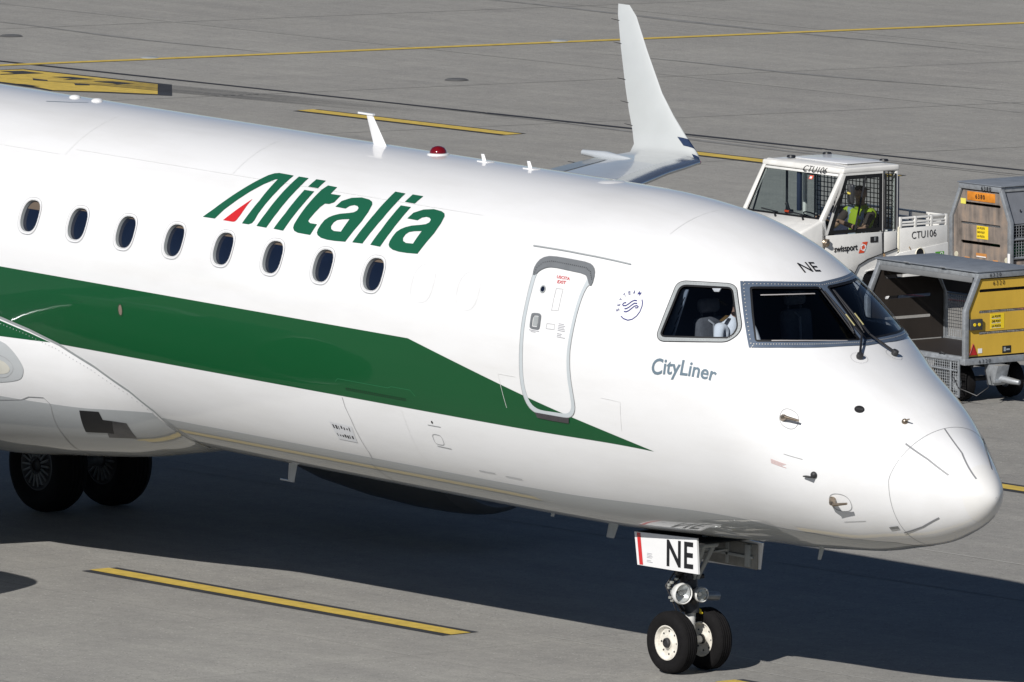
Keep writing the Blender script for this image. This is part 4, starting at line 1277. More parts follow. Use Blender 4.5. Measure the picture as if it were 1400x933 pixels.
# antennas on the crown and the belly
def blade(name, x, z, h, c0, c1, sweep, th=.018, up=1, m=WHITE, cap=0.0, y=0.0):
    mb = MB()
    n_ = 10
    def sec(xx, zz, c, t):
        return [(xx - c / 2 + c * k / 9., y + s_ * t * math.sin(math.pi * min(1, (k / 9.) ** .8)) * .5 + s_ * .001, zz) for s_, rng in ((1, range(10)), (-1, range(9, -1, -1))) for k in rng]
    a = sec(x, z - .03 * up, c0, th); b_ = sec(x - sweep, z + h * up, c1, th * .6)
    k = len(a)
    fs = [(i, (i + 1) % k, k + (i + 1) % k, k + i) for i in range(k)] + [tuple(range(k, 2 * k))]
    mb.add(a + b_, fs)
    if cap:
        mb.box((x - sweep - cap * .35, y, z + h * up), (c1 + cap, .03, .018))
    return mb.build(name, m, airliner, smooth=True, angle=50)
blade('vhf_antenna', -5.02, 4.70, .30, .22, .10, .20, cap=.14)
mb = MB()
mb.lathe([(.108, -.03), (.112, .008), (.10, .016), (.088, .016)], (-4.11, 0, 4.70), n=28)
beac = mb.build('beacon_light', WHITE, airliner, smooth=True)
mb = MB()
mb.lathe([(.088, .012), (.084, .04), (.062, .07), (.03, .084), (.001, .087)], (-4.11, 0, 4.70), n=28)
mb.build('beacon_lens', BEACON, beac, smooth=True)
for x in (-3.36, -2.64):
    b_ = blade('gps_antenna', x, 4.69, .085, .075, .05, .05, .03)
    mb = MB(); mb.box((x, 0, 4.705), (.16, .10, .012)); mb.build('antenna_base', WHITE, b_, bevel=.004)
for x in (-10.12, -9.74):
    mb = MB()
    mb.lathe([(.001, .032), (.04, .028), (.06, .012), (.066, -.02)], (x, 0, 4.70), n=20)
    mb.build('low_dome_antenna', WHITE, airliner, smooth=True)
mb = MB()
mb.lathe([(.001, .04), (.11, .036), (.155, .02), (.165, -.02)], (-1.40, 0, 4.672), n=24)
mb.build('low_dome_antenna', WHITE, airliner, smooth=True)
ribbon('antenna_lead_mark', [[(-9.7, 84.5), (-9.9, 81), (-10.2, 78)]], .012, GREYTXT, off=.004)
bl = blade('belly_blade_antenna', -6.35, 1.37, .26, .16, .10, .05, .022, up=-1, m=BELLY)
mb = MB(); mb.box((-6.46, 0, 1.115), (.22, .016, .014)); mb.build('blade_foot', BELLY, bl)
blade('drain_mast', -2.17, 1.37, .10, .07, .05, .05, .03, up=-1, m=LIGHTGREY)
blade('drain_mast', -1.24, 1.37, .20, .17, .12, .08, .05, up=-1, m=LIGHTGREY)
blade('drain_mast', 1.86, 1.45, .10, .07, .05, .04, .03, up=-1, m=LIGHTGREY)

# ------------------------------------------------------------------ wings, engines, tail
def airfoil(n=18):
    xs = .5 - .5 * np.cos(np.linspace(0, math.pi, n))
    yt = 5 * (.2969 * np.sqrt(xs) - .126 * xs - .3516 * xs ** 2 + .2843 * xs ** 3 - .1036 * xs ** 4)
    up = [(a, b) for a, b in zip(xs, yt)]
    lo = [(a, -b * .8) for a, b in zip(xs, yt)]
    return up[::-1] + lo[1:-1]          # from trailing edge over the top to the nose and back below
AF = airfoil()
def loft(name, secs, m, parent, side=1, cap=True, matfn=None):
    """secs: (leading edge xyz, chord, thickness, up vector)"""
    vs = []; fs = []
    k = len(AF)
    for le, c, t, up in secs:
        up = Vector(up).normalized()
        for a, b in AF:
            p = Vector(le) + Vector((-a * c, 0, 0)) + up * (b * t * c)
            vs.append((p.x, p.y * side, p.z))
    for i in range(len(secs) - 1):
        for j in range(k):
            q = (i * k + j, i * k + (j + 1) % k, (i + 1) * k + (j + 1) % k, (i + 1) * k + j)
            fs.append(q if side < 0 else q[::-1])
    if cap:
        fs.append(tuple(range((len(secs) - 1) * k, len(secs) * k)))
    o = mesh_obj(name, vs, fs, m, parent, smooth=True)
    bm = bmesh.new(); bm.from_mesh(o.data); bmesh.ops.recalc_face_normals(bm, faces=bm.faces)
    for e in bm.edges:
        if len(e.link_faces) == 2 and e.calc_face_angle(0) > rad(50): e.smooth = False
    bm.to_mesh(o.data); bm.free()
    return o
Z_ = (0, 0, 1)
WS = [((-10.7, .9, 1.45), 5.1, .12, Z_), ((-10.9, 2.0, 1.55), 4.9, .12, Z_), ((-11.75, 4.7, 1.86), 4.15, .11, Z_),
      ((-13.6, 8.6, 2.18), 2.95, .105, Z_), ((-15.64, 12.5, 2.50), 1.68, .10, Z_), ((-15.96, 13.12, 2.545), 1.52, .10, Z_)]
WL = [((-15.96, 13.12, 2.545), 1.52, .10, Z_), ((-16.13, 13.5, 2.562), 1.42, .10, (0, -.04, 1)), ((-16.36, 13.93, 2.575), 1.28, .09, (0, -.15, 1)),
      ((-16.53, 14.03, 2.66), 1.16, .09, (0, -.7, .8)), ((-16.76, 14.06, 2.82), 1.00, .085, (0, -1, .42)), ((-17.05, 14.09, 3.05), .82, .08, (0, -1, .25)),
      ((-17.30, 14.12, 3.29), .67, .08, (0, -1, .2)), ((-17.68, 14.20, 3.75), .485, .08, (0, -1, .2)), ((-18.02, 14.31, 4.12), .34, .07, (0, -1, .2)), ((-18.20, 14.355, 4.235), .21, .06, (0, -1, .2))]
def between(a, b, f):
    return tuple(a[i] + (b[i] - a[i]) * f for i in range(3))
def wing(side):
    w = loft('wing', WS, WINGGREY, airliner, side, cap=False)
    wl = loft('winglet', WL, mat('winglet_white', (.50, .52, .52), .4, coat=.8, noise=.04), w, side)
    # polished slat along the nose of the wing
    vs = []; fs = []
    sl = WS[1:] + [WL[1], WL[2]]
    ring = [(.17, 1), (.12, 1), (.07, 1), (.03, 1), (.01, 1), (0, 0), (.012, -1), (.04, -1)]
    for le, c, t, up in sl:
        up = Vector(up).normalized()
        for a, s in ring:
            yt = 5 * (.2969 * math.sqrt(a) - .126 * a - .3516 * a ** 2 + .2843 * a ** 3 - .1036 * a ** 4)
            p = Vector(le) + Vector((-a * c + .004, 0, 0)) + up * ((yt * s * (1 if s > 0 else .8)) * t * c + .004 * s)
            vs.append((p.x, p.y * side, p.z))
    k = len(ring)
    for i in range(len(sl) - 1):
        for j in range(k - 1):
            fs.append((i * k + j, i * k + j + 1, (i + 1) * k + j + 1, (i + 1) * k + j))
    mesh_obj('leading_edge_slat', vs, fs, mat('polished_slat', (.55, .57, .60), .16, metal=.9, noise=.06), w, smooth=True)
    # flush dark lenses on the nose of the tip, small red light
    def le_strip(nm, secs, m, depth):
        vs = []; fs = []
        ring2 = [(depth, 1), (depth * .5, 1), (depth * .15, 1), (0, 0), (depth * .15, -1), (depth * .5, -1)]
        for le, c, t, up in secs:
            up = Vector(up).normalized()
            for a, s in ring2:
                yt = 5 * (.2969 * math.sqrt(a) - .126 * a - .3516 * a ** 2 + .2843 * a ** 3 - .1036 * a ** 4)
                p = Vector(le) + Vector((-a * c + .006, 0, 0)) + up * ((yt * s * (1 if s > 0 else .8)) * t * c + .006 * s)
                vs.append((p.x, p.y * side, p.z))
        k = len(ring2)
        for i in range(len(secs) - 1):
            for j in range(k - 1):
                fs.append((i * k + j, i * k + j + 1, (i + 1) * k + j + 1, (i + 1) * k + j))
        return mesh_obj(nm, vs, fs, m, wl, smooth=True)
    def mids(a, b, f):
        return (between(a[0], b[0], f), a[1] + (b[1] - a[1]) * f, a[2] + (b[2] - a[2]) * f, between(a[3], b[3], f))
    le_strip('strobe_lens', [WL[2], mids(WL[2], WL[3], .45)], NAVLENS, .10)
    le_strip('position_light_lens', [mids(WL[3], WL[4], .25), mids(WL[3], WL[4], .9)], NAVLENS, .16)
    mb = MB()
    le = Vector(WL[2][0]); le.y *= side
    mb.lathe([(.001, .03), (.016, .022), (.02, 0)], le + Vector((-.045, .012 * side, .0)), (1, .4 * side, 0), 10)
    mb.build('navigation_light', mat('nav_red_lens', (.6, .02, .015), .15, coat=1.0) if side > 0 else mat('nav_green_lens', (.02, .4, .1), .15, coat=1.0), wl, smooth=True)
    # discharge wicks
    for i, f in ((4, .2), (5, .3), (6, .2), (7, .1), (7, .8)):
        a, b = WL[i], WL[i + 1]
        p = between(a[0], b[0], f); c = a[1] + (b[1] - a[1]) * f
        q = Vector((p[0] - c, p[1] * side, p[2]))
        mb = MB(); mb.tube([q + Vector((.02, 0, 0)), q + Vector((-.13, 0, .01))], [.005, .003], 5)
        mb.build('static_wick', TRIMBLK, w)
    for y in (10.6, 11.4, 12.2, 12.9):
        f = (y - 8.6) / 3.9
        q = Vector((-13.6 - 2.04 * f - (2.95 - 1.27 * f), y * side, 2.18 + .32 * f))
        mb = MB(); mb.tube([q + Vector((.02, 0, 0)), q + Vector((-.14, 0, 0))], [.005, .003], 5)
        mb.build('static_wick', TRIMBLK, w)
    # flap track fairing at the tip end of the aileron, aileron with a darker trailing strip
    mb = MB()
    mb.tube([(-16.85, 13.28 * side, 2.60), (-17.3, 13.28 * side, 2.60), (-17.72, 13.28 * side, 2.60)], [.02, .055, .035], 10)
    mb.build('actuator_fairing', WINGGREY, w, smooth=True)
    vs = []; fs = []
    for le, c, t, up in (WS[3], WS[4], WS[5]):
        for a in (.74, .80, .86, .92, .985):
            yt = 5 * (.2969 * math.sqrt(a) - .126 * a - .3516 * a ** 2 + .2843 * a ** 3 - .1036 * a ** 4)
            vs.append((le[0] - a * c, le[1] * side, le[2] + yt * t * c + .006))
    for i in range(2):
        for j in range(4):
            fs.append((i * 5 + j, i * 5 + j + 1, i * 5 + 6 + j, i * 5 + 5 + j))
    mesh_obj('aileron', vs, fs, mat('aileron_dark_grey', (.20, .215, .225), .4, coat=.4, noise=.08), w, smooth=True)
    return w
wing(1)
wing(-1)

def engine(side):
    ey, ez = 4.25 * side, 1.10
    mb = MB()
    ax = (-1, 0, 0)
    mb.lathe([(.70, .55), (.71, .25), (.735, .10), (.775, .015), (.80, 0), (.825, .015), (.87, .10), (.92, .32), (.945, .7), (.95, 1.2), (.93, 1.9), (.86, 2.7), (.74, 3.35), (.66, 3.6), (.645, 3.6), (.66, 3.2)],
             (-8.12, ey, ez), ax, 56)
    e = mb.build('engine_nacelle', mat('nacelle_grey_paint', (.09, .095, .10), .5, coat=.5, coat_ior=1.3, noise=.05), airliner, smooth=True)
    mb = MB()
    mb.lathe([(.735, .10), (.775, .014), (.80, -.002), (.826, .014), (.872, .10), (.905, .22)], (-8.12, ey, ez), ax, 56)
    mb.build('inlet_lip', mat('dull_inlet_lip', (.16, .165, .17), .5, metal=.4, noise=.1), e, smooth=True)
    mb = MB()
    for k in range(24):
        a = 2 * math.pi * k / 24
        d = Vector((0, math.cos(a), math.sin(a))); t = Vector((0, -math.sin(a), math.cos(a)))
        c = Vector((-8.70, ey, ez))
        mb.add([c + d * .16 + t * .03, c + d * .69 + t * .09, c + d * .69 - t * .09 + Vector((-.09, 0, 0)), c + d * .16 - t * .03 + Vector((-.05, 0, 0))], [(0, 1, 2, 3)])
    mb.build('fan_blades', GEARDARK, e)
    mb = MB()
    mb.lathe([(.001, 0), (.09, .08), (.17, .26), (.18, .4)], (-8.47, ey, ez), ax, 24)
    mb.build('spinner', CAPGREY, e, smooth=True)
    mb = MB()
    mb.lathe([(.58, 3.0), (.52, 3.9), (.36, 4.5), (.34, 4.5)], (-8.40, ey, ez), ax, 40)
    mb.build('exhaust_cone', STEEL, e, smooth=True)
    mb = MB()
    pr = [(-9.3, 1.98), (-10.2, 2.12), (-11.6, 2.02), (-14.2, 1.82), (-13.4, 1.55), (-11.8, 1.55), (-10.0, 1.7)]
    mb.prism(pr, lambda a, b, d: (a, ey + d, b), -.13, .13)
    mb.build('pylon', WHITE, e, bevel=.05, seg=3)
engine(1)
engine(-1)
FIN = [((-24.6, 0, 4.4), 5.2, .10, (0, 1, 0)), ((-26.0, 0, 5.4), 4.6, .10, (0, 1, 0)), ((-30.2, 0, 10.0), 2.4, .09, (0, 1, 0)), ((-30.5, 0, 10.25), 1.9, .08, (0, 1, 0))]
loft('vertical_fin', FIN, WHITE, airliner)
for s_ in (1, -1):
    loft('tailplane', [((-27.6, .3, 3.9), 3.3, .10, Z_), ((-30.6, 6.0, 4.5), 1.3, .09, Z_)], WINGGREY, airliner, s_)

# ------------------------------------------------------------------ landing gear
def wheel(name, c, r, w, rim_r, face, rim_mat, spokes, parent, n=56):
    """tyre with grooves; rim dish and hub on the side face (+1/-1 along y)"""
    mb = MB()
    h = w / 2
    pr = [(rim_r, -h * .78), (rim_r + (r - rim_r) * .30, -h * .95), (rim_r + (r - rim_r) * .6, -h), (r * .93, -h * .86), (r * .985, -h * .58)]
    g = []
    for k in (-.42, -.14, .14, .42):
        g += [(r * .998, h * (k - .07)), (r * .980, h * (k - .04)), (r * .980, h * (k + .04)), (r * .998, h * (k + .07))]
    pr += g + [(a, -b) for a, b in pr[::-1]]
    mb.lathe(pr, c, (0, 1, 0), n)
    t = mb.build(name, RUBBER, parent, smooth=True, angle=60)
    # flatten the contact patch a little
    zmin = c[2] - r
    for v in t.data.vertices:
        if v.co.z < zmin + .012: v.co.z = zmin + .012 - .35 * (zmin + .012 - v.co.z)
    for s in (face, -face):
        mb = MB()
        ax = (0, s, 0)
        mb.lathe([(rim_r * 1.03, h * .70), (rim_r * 1.03, h * .80), (rim_r * .97, h * .82), (rim_r * .90, h * .62), (rim_r * .84, h * .42), (rim_r * .50, h * .36), (rim_r * .34, h * .52), (rim_r * .33, h * .62), (.001, h * .64)], c, ax, 40)
        rim = mb.build('wheel_rim', rim_mat, t, smooth=True, angle=50)
        hb = MB()
        hb.lathe([(rim_r * .30, h * .5), (rim_r * .28, h * .86), (rim_r * .20, h * .93), (rim_r * .19, h * .80), (.001, h * .80)], c, ax, 24)
        hb.build('wheel_hub', GEARDARK, t, smooth=True, angle=50)
        if not spokes: continue
        hb = MB()
        for k in range(spokes):
            a = 2 * math.pi * k / spokes
            d = Vector((math.cos(a), 0, math.sin(a)))
            hb.cyl(Vector(c) + d * rim_r * .68 + Vector((0, s * h * .36, 0)), Vector(c) + d * rim_r * .68 + Vector((0, s * h * .43, 0)), rim_r * .06, n=8)
        hb.build('rim_bolts', GEARDARK, t)['kind'] = 'stuff'
    return t
NR = .308
for y in (-.222, .222):
    wheel('nose_wheel', (-.085, y, NR), NR, .195, .168, -1, WHEELW, 8, airliner)
mb = MB()
mb.tube([(-.085, 0, .30), (-.075, 0, .62)], [.052, .052], 18)
mb.tube([(-.085, -.20, NR), (-.085, .20, NR)], [.04, .04], 14)
leg = mb.build('nose_gear_leg', GEARWHITE, airliner, smooth=True, angle=50)
mb = MB()
mb.tube([(-.055, 0, .58), (-.10, 0, .80), (-.22, 0, 1.5)], [.075, .085, .085], 18)
mb.tube([(-.085, -.13, .76), (-.085, .15, .76)], [.055, .05], 14)
for k in range(10):
    random.seed(20 + k)
    a = random.uniform(0, 6.28); z = random.uniform(.68, 1.05)
    mb.cyl((-.10 + .07 * math.cos(a), .10 * math.sin(a), z), (-.10 + .13 * math.cos(a), .15 * math.sin(a), z + random.uniform(-.03, .03)), random.uniform(.014, .034), n=10)
mb.build('upper_leg', GEARDARK, leg, smooth=True, angle=50)
mb = MB()
mb.tube([(-.05, -.02, .55), (-.22, -.03, .53), (-.24, -.03, .50), (-.09, -.03, .36)], [.022, .026, .026, .022], 10)
mb.lathe([(.03, -.03), (.03, .03)], (-.24, -.03, .51), (0, 1, 0), 14)
mb.build('torque_link', GEARWHITE, leg, smooth=True)
mb = MB()
mb.tube([(-.05, .10, .745), (-.06, .20, .735), (-.10, .36, .715)], [.035, .042, .044], 18)
mb.build('steering_actuator', STEEL, leg, smooth=True, angle=50)
mb = MB()
mb.tube([(.175, -.05, 1.42), (.165, -.05, 1.29), (-.02, -.02, .93)], [.028, .026, .022], 12)
mb.tube([(.175, .08, 1.42), (.165, .08, 1.29), (-.02, .03, .93)], [.028, .026, .022], 12)
mb.tube([(.165, -.08, 1.285), (.165, .11, 1.285)], [.03, .03], 12)
mb.build('drag_brace', LIGHTGREY, leg, smooth=True, angle=50)
mb = MB()
mb.tube([(-.08, .06, .63), (-.05, .09, .60), (-.03, .11, .57)], [.012, .02, .012], 8)
mb.build('yellow_tag', YSTICK, leg, smooth=True)
def hoses():
    mb = MB()
    random.seed(9)
    for k in range(7):
        y = random.uniform(-.2, -.02)
        mb.tube([(-.12, y, 1.0), (-.14 + random.uniform(-.05, .05), y - .08, .86), (-.11, y - random.uniform(.04, .12), .74), (-.08, y, .60)], .009, 6)
    mb.build('hydraulic_hoses', TRIMBLK, leg, smooth=True)
    mb = MB()
    for k in range(8):
        mb.box((-.13 + random.uniform(-.03, .05), -.22 + random.uniform(-.03, .05), .72 + .03 * k), (.035, .03, .025))
    mb.build('hose_fittings', mat('fitting_pale_metal', (.5, .5, .46), .35, metal=.6, noise=.3, scale=30), leg, bevel=.004)
hoses()
def lamp(c, r, name):
    mb = MB()
    mb.lathe([(r * .45, -.10), (r * .9, -.05), (r * 1.08, 0), (r * 1.12, .03), (r * 1.0, .045), (r * .92, .035)], c, (1, -.12, -.02), 28)
    o = mb.build(name, GEARWHITE, leg, smooth=True, angle=60)
    mb = MB()
    mb.lathe([(.012, -.07), (r * .5, -.055), (r * .92, .02)], c, (1, -.12, -.02), 28)
    mb.lathe([(.022, -.03), (.02, -.005), (.001, -.004)], c, (1, -.12, -.02), 12)
    mb.build('reflector', mat('lamp_reflector', (.80, .80, .78), .22, metal=.55, noise=.1, scale=30), leg, smooth=True)
    mb = MB()
    mb.lathe([(.001, .04), (r * .5, .038), (r * .93, .03)], c, (1, -.12, -.02), 28)
    mb.build('lens', LAMPGLASS, leg, smooth=True)
lamp((.02, -.205, .803), .098, 'landing_light')
lamp((.04, .02, .778), .070, 'taxi_light')

def gear_door(y, pts, out, name='nose_gear_door'):
    mb = MB()
    n_ = 7
    top = [between((pts[0][0], 0, pts[0][1]), (pts[1][0], 0, pts[1][1]), k / (n_ - 1)) for k in range(n_)]
    bot = [between((pts[3][0], 0, pts[3][1]), (pts[2][0], 0, pts[2][1]), k / (n_ - 1)) for k in range(n_)]
    vs = []; fs = []
    for d in (0, .022):
        for j in range(5):
            for k in range(n_):
                p = between(top[k], bot[k], j / 4)
                vs.append((p[0], y + out * d, p[2]))
    m_ = 5 * n_
    for s in range(2):
        for j in range(4):
            for k in range(n_ - 1):
                a = s * m_ + j * n_ + k
                fs.append((a, a + 1, a + n_ + 1, a + n_))
    rim_ = [k for k in range(n_)] + [j * n_ + n_ - 1 for j in range(1, 5)] + [4 * n_ + k for k in range(n_ - 2, -1, -1)] + [j * n_ for j in range(3, 0, -1)]
    for i in range(len(rim_)):
        a, b = rim_[i], rim_[(i + 1) % len(rim_)]
        fs.append((a, b, b + m_, a + m_))
    mb.add(vs, fs)
    return mb.build(name, [WHITE], airliner, smooth=True, angle=40)
gd = gear_door(-.42, [(-.457, 1.372), (.484, 1.422), (.518, 1.072), (-.401, 1.052)], 1)
flat_text('registration_lettering', 'NE', (.043, -.42, 1.102), (1, 0, .045), (-.02, 0, 1), .40, .265, BLACKTXT, gd, off=.003, bold=.02, spacing=1.1)
mb = MB()
mb.add([(-.417, -.4235, 1.369), (-.364, -.4235, 1.372), (-.312, -.4235, 1.062), (-.365, -.4235, 1.059)], [(0, 1, 2, 3)])
mb.build('red_edge_band', RED, gd)
mb = MB()
random.seed(4)
for k in range(7):
    z = 1.165 - k * .014
    if k == 4: continue
    mb.box2((-.257, -.4225, z + .017), (-.257 + random.uniform(.06, .13), -.4215, z + .022))
mb.build('small_print', mat('fine_print_grey', (.32, .32, .34), .6), gd)
gp = gear_door(.345, [(-.40, 1.36), (.60, 1.33), (.565, 1.065), (-.36, 1.035)], -1)
mb = MB()
mb.box2((-.35, .30, 1.06), (.55, .318, 1.31))
gin = mb.build('door_inner_skin', mat('door_inner_grey', (.20, .20, .19), .6, noise=.3, scale=9), gp, bevel=.01)
mb = MB()
mb.box2((.40, .27, 1.08), (.47, .305, 1.30)); mb.box2((.10, .28, 1.08), (.14, .305, 1.30)); mb.box2((-.3, .28, 1.16), (.5, .305, 1.19))
mb.tube([(-.05, .02, 1.16), (.16, .26, 1.22)], .012, 8)
mb.build('door_stiffener', LIGHTGREY, gp, bevel=.008)
mb = MB()
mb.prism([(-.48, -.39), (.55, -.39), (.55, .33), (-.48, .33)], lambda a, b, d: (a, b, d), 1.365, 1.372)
mb.build('gear_bay_shade_sheet', mat('bay_shade_dark', (.02, .02, .02), .9, noise=.2), airliner)  # flat dark sheet on the belly paints the shade of an open bay

def main_gear(s):
    z0 = -.317
    r = .52
    mg = MB()
    mg.tube([(-13.83, 2.97 * s, z0 + r), (-13.83, 2.97 * s, .75), (-13.80, 3.0 * s, 1.75)], [.10, .11, .13], 18)
    mg.tube([(-13.83, 2.45 * s, z0 + r), (-13.83, 3.5 * s, z0 + r)], [.07, .07], 14)
    mg.tube([(-13.83, 2.9 * s, .75), (-13.75, 1.7 * s, 1.5)], [.06, .06], 12)
    mg.tube([(-13.70, 2.97 * s, .62), (-13.45, 2.97 * s, .45), (-13.72, 2.97 * s, .25)], [.035, .04, .035], 10)
    g = mg.build('main_gear_leg', STEEL, airliner, smooth=True, angle=50)
    for y in (2.53, 3.41):
        t = wheel('main_wheel', (-13.83, y * s, z0 + r), r, .40, .27, -1, mat('main_rim_grey', (.09, .09, .095), .5, metal=.3, noise=.2), 0, airliner)
        mb = MB()
        for k in range(18):
            a = 2 * math.pi * k / 18
            d = Vector((math.cos(a), 0, math.sin(a)))
            c = Vector((-13.83, y * s - .165, z0 + r))
            mb.tube([c + d * .10, c + d * .235], [.014, .012], 6)
        mb.build('rim_spokes', mat('spoke_metal', (.22, .225, .23), .45, metal=.4, noise=.1), t, smooth=True)
main_gear(1)
main_gear(-1)

# ------------------------------------------------------------------ people
def skin_mesh(verts, edges, radii, sub=2):
    me = bpy.data.meshes.new('body')
    me.from_pydata(verts, edges, [])
    ob = bpy.data.objects.new('body', me)
    COL.objects.link(ob)
    sk = ob.modifiers.new('skin', 'SKIN')
    sk.use_smooth_shade = True
    for i, r in enumerate(radii):
        d = me.skin_vertices[0].data[i]
        rr = r if isinstance(r, (tuple, list)) else (r, r)
        d.radius = rr
        d.use_root = (i == 0)
    sb = ob.modifiers.new('sub', 'SUBSURF')
    sb.levels = sub
    sb.render_levels = sub
    dg = bpy.context.evaluated_depsgraph_get()
    dg.update()
    out = bpy.data.meshes.new_from_object(ob.evaluated_get(dg))
    bpy.data.objects.remove(ob)
    return out

def person(name, J, skin_m, shirt_m, legs_m, shoe_m, shirt_z, sleeve=0.5):
    """J: joint positions. one continuous skinned body; clothing colours by region"""
    V = []; E = []; Rr = []
    idx = {}
    def add(k, p, r, par=None):
        idx[k] = len(V); V.append(tuple(p)); Rr.append(r)
        if par is not None: E.append((idx[par], idx[k]))
    def mid(a, b, f): return Vector(J[a]) * (1 - f) + Vector(J[b]) * f
    add('pelvis', J['pelvis'], (.155, .12))
    add('waist', mid('pelvis', 'chest', .5), (.14, .11), 'pelvis')
    add('chest', J['chest'], (.165, .12), 'waist')
    add('neckb', mid('chest', 'neck', .75), (.085, .075), 'chest')
    add('neck', J['neck'], .052, 'neckb')
    h = Vector(J['head']); n = Vector(J['neck']); up = (h - n).normalized(); f = Vector(J['face']).normalized()
    add('jaw', n + up * .07 + f * .015, (.062, .068), 'neck')
    add('headm', h + f * .01, (.078, .092), 'jaw')
    add('crown', h + up * .085 - f * .01, (.06, .07), 'headm')
    add('nose', h + f * .108 - up * .02, .013, 'headm')
    sd = f.cross(up).normalized()
    add('ear_a', h + sd * .082 - up * .01, .014, 'headm')
    add('ear_b', h - sd * .082 - up * .01, .014, 'headm')
    for s in ('a', 'b'):
        add('sh' + s, J['shoulder_' + s], .062, 'neckb' if False else 'chest')
        add('ua' + s, Vector(J['shoulder_' + s]) * .5 + Vector(J['elbow_' + s]) * .5, .052, 'sh' + s)
        add('el' + s, J['elbow_' + s], .043, 'ua' + s)
        add('wr' + s, J['wrist_' + s], .028, 'el' + s)
        wd = (Vector(J['wrist_' + s]) - Vector(J['elbow_' + s])).normalized()
        sv = wd.cross(Vector((0, 0, 1))).normalized()
        pc = Vector(J['wrist_' + s]) + wd * .05
        add('pa' + s, pc, (.036, .016), 'wr' + s)
        for q, (o_, l_) in enumerate(((-.03, .062), (-.010, .075), (.010, .070), (.028, .055))):
            b1 = pc + wd * .045 + sv * o_
            add('f%d%s' % (q, s), b1, .0085, 'pa' + s)
            add('g%d%s' % (q, s), b1 + wd * l_ * .5 + Vector((0, 0, -.02)), .008, 'f%d%s' % (q, s))
            add('h%d%s' % (q, s), b1 + wd * l_ * .55 + Vector((0, 0, -.045)), .0075, 'g%d%s' % (q, s))
        add('t0' + s, pc - wd * .01 + sv * -.045, .010, 'pa' + s)
        add('t1' + s, pc + wd * .03 + sv * -.055 + Vector((0, 0, -.015)), .009, 't0' + s)
        add('hp' + s, J['hip_' + s], .095, 'pelvis')
        add('kn' + s, J['knee_' + s], .062, 'hp' + s)
        add('cf' + s, mid('knee_' + s, 'ankle_' + s, .35), .056, 'kn' + s)
        add('an' + s, J['ankle_' + s], .038, 'cf' + s)
        fd = Vector(J['toe_' + s])
        add('to' + s, fd, (.042, .03), 'an' + s)
    me = skin_mesh(V, E, Rr)
    me.name = name
    for m in (skin_m, shirt_m, legs_m, shoe_m): me.materials.append(m)
    nk = Vector(J['neck'])
    for p in me.polygons:
        c = Vector(p.center)
        i = 1
        if (c - n).dot(up) > .0: i = 0
        for s in ('a', 'b'):
            el = Vector(J['elbow_' + s]); wr = Vector(J['wrist_' + s]); sh = Vector(J['shoulder_' + s])
            d = (wr - el).normalized()
            if (c - el).dot(d) > -.06 + sleeve * .3 and (c - el).length < .5 and (c - el - d * (c - el).dot(d)).length < .09 and (c - sh).length > .2: i = 0
        if i == 1:
            if min((c - Vector(J['knee_' + s])).length for s in ('a', 'b')) < .34 or c.z < shirt_z: i = 2
            if min((c - Vector(J['toe_' + s])).length for s in ('a', 'b')) < .13: i = 3
        p.material_index = i
    me.polygons.foreach_set('use_smooth', [True] * len(me.polygons))
    o = bpy.data.objects.new(name, me)
    return link(o)

def shell(body, name, pred, off, m, matfn=None):
    """clothing: the part of the body surface where pred(centre) holds, moved out by off"""
    me = body.data
    me.update()
    keep = [p for p in me.polygons if pred(Vector(p.center), p)]
    ids = sorted({v for p in keep for v in p.vertices})
    mp_ = {v: i for i, v in enumerate(ids)}
    vs = [tuple(me.vertices[v].co + me.vertices[v].normal * off) for v in ids]
    fs = [tuple(mp_[v] for v in p.vertices) for p in keep]
    o = mesh_obj(name, vs, fs, m, body, smooth=True, matidx=[matfn(Vector(p.center)) for p in keep] if matfn else None)
    so = o.modifiers.new('thick', 'SOLIDIFY'); so.thickness = .006
    return o

SKINM = mat('skin', (.42, .25, .18), .55, noise=.06, scale=30)
SKIND = mat('tanned_skin', (.30, .175, .12), .55, noise=.06, scale=30)
SHIRT = mat('white_shirt_cotton', (.78, .78, .80), .85, noise=.04, scale=20, bump=.2, bump_scale=25)
NAVYCL = mat('navy_trousers', (.012, .014, .03), .9, noise=.1)
SHOE = mat('black_shoes', (.012, .012, .012), .5, noise=.1)
HAIR = mat('dark_hair', (.012, .010, .008), .6, noise=.3, scale=60)
AP_ = 0.0229511543559573
def a2w(p):
    x, y, z = p
    return (x * math.cos(AP_) + z * math.sin(AP_), y, -x * math.sin(AP_) + z * math.cos(AP_))
JP = dict(pelvis=(1.005, -.55, 3.16), chest=(1.075, -.57, 3.46), neck=(1.165, -.56, 3.69), head=(1.225, -.55, 3.84), face=(.9, .1, -.1),
          shoulder_a=(1.145, -.75, 3.60), elbow_a=(1.215, -.83, 3.33), wrist_a=(1.425, -.71, 3.25),
          shoulder_b=(1.145, -.37, 3.60), elbow_b=(1.235, -.30, 3.34), wrist_b=(1.425, -.40, 3.25),
          hip_a=(1.055, -.65, 3.13), knee_a=(1.435, -.70, 3.10), ankle_a=(1.615, -.70, 2.66), toe_a=(1.755, -.70, 2.58),
          hip_b=(1.055, -.45, 3.13), knee_b=(1.435, -.40, 3.10), ankle_b=(1.615, -.40, 2.66), toe_b=(1.755, -.40, 2.58))
JPw = {k: (v if k == 'face' else a2w(v)) for k, v in JP.items()}
pilot = person('person', JPw, SKINM, SHIRT, NAVYCL, SHOE, a2w(JP['pelvis'])[2] - .02, sleeve=.35)
tag(pilot, 'person in a white shirt with gold epaulettes seated behind the cockpit side window', 'person')
hd = Vector(JPw['head'])
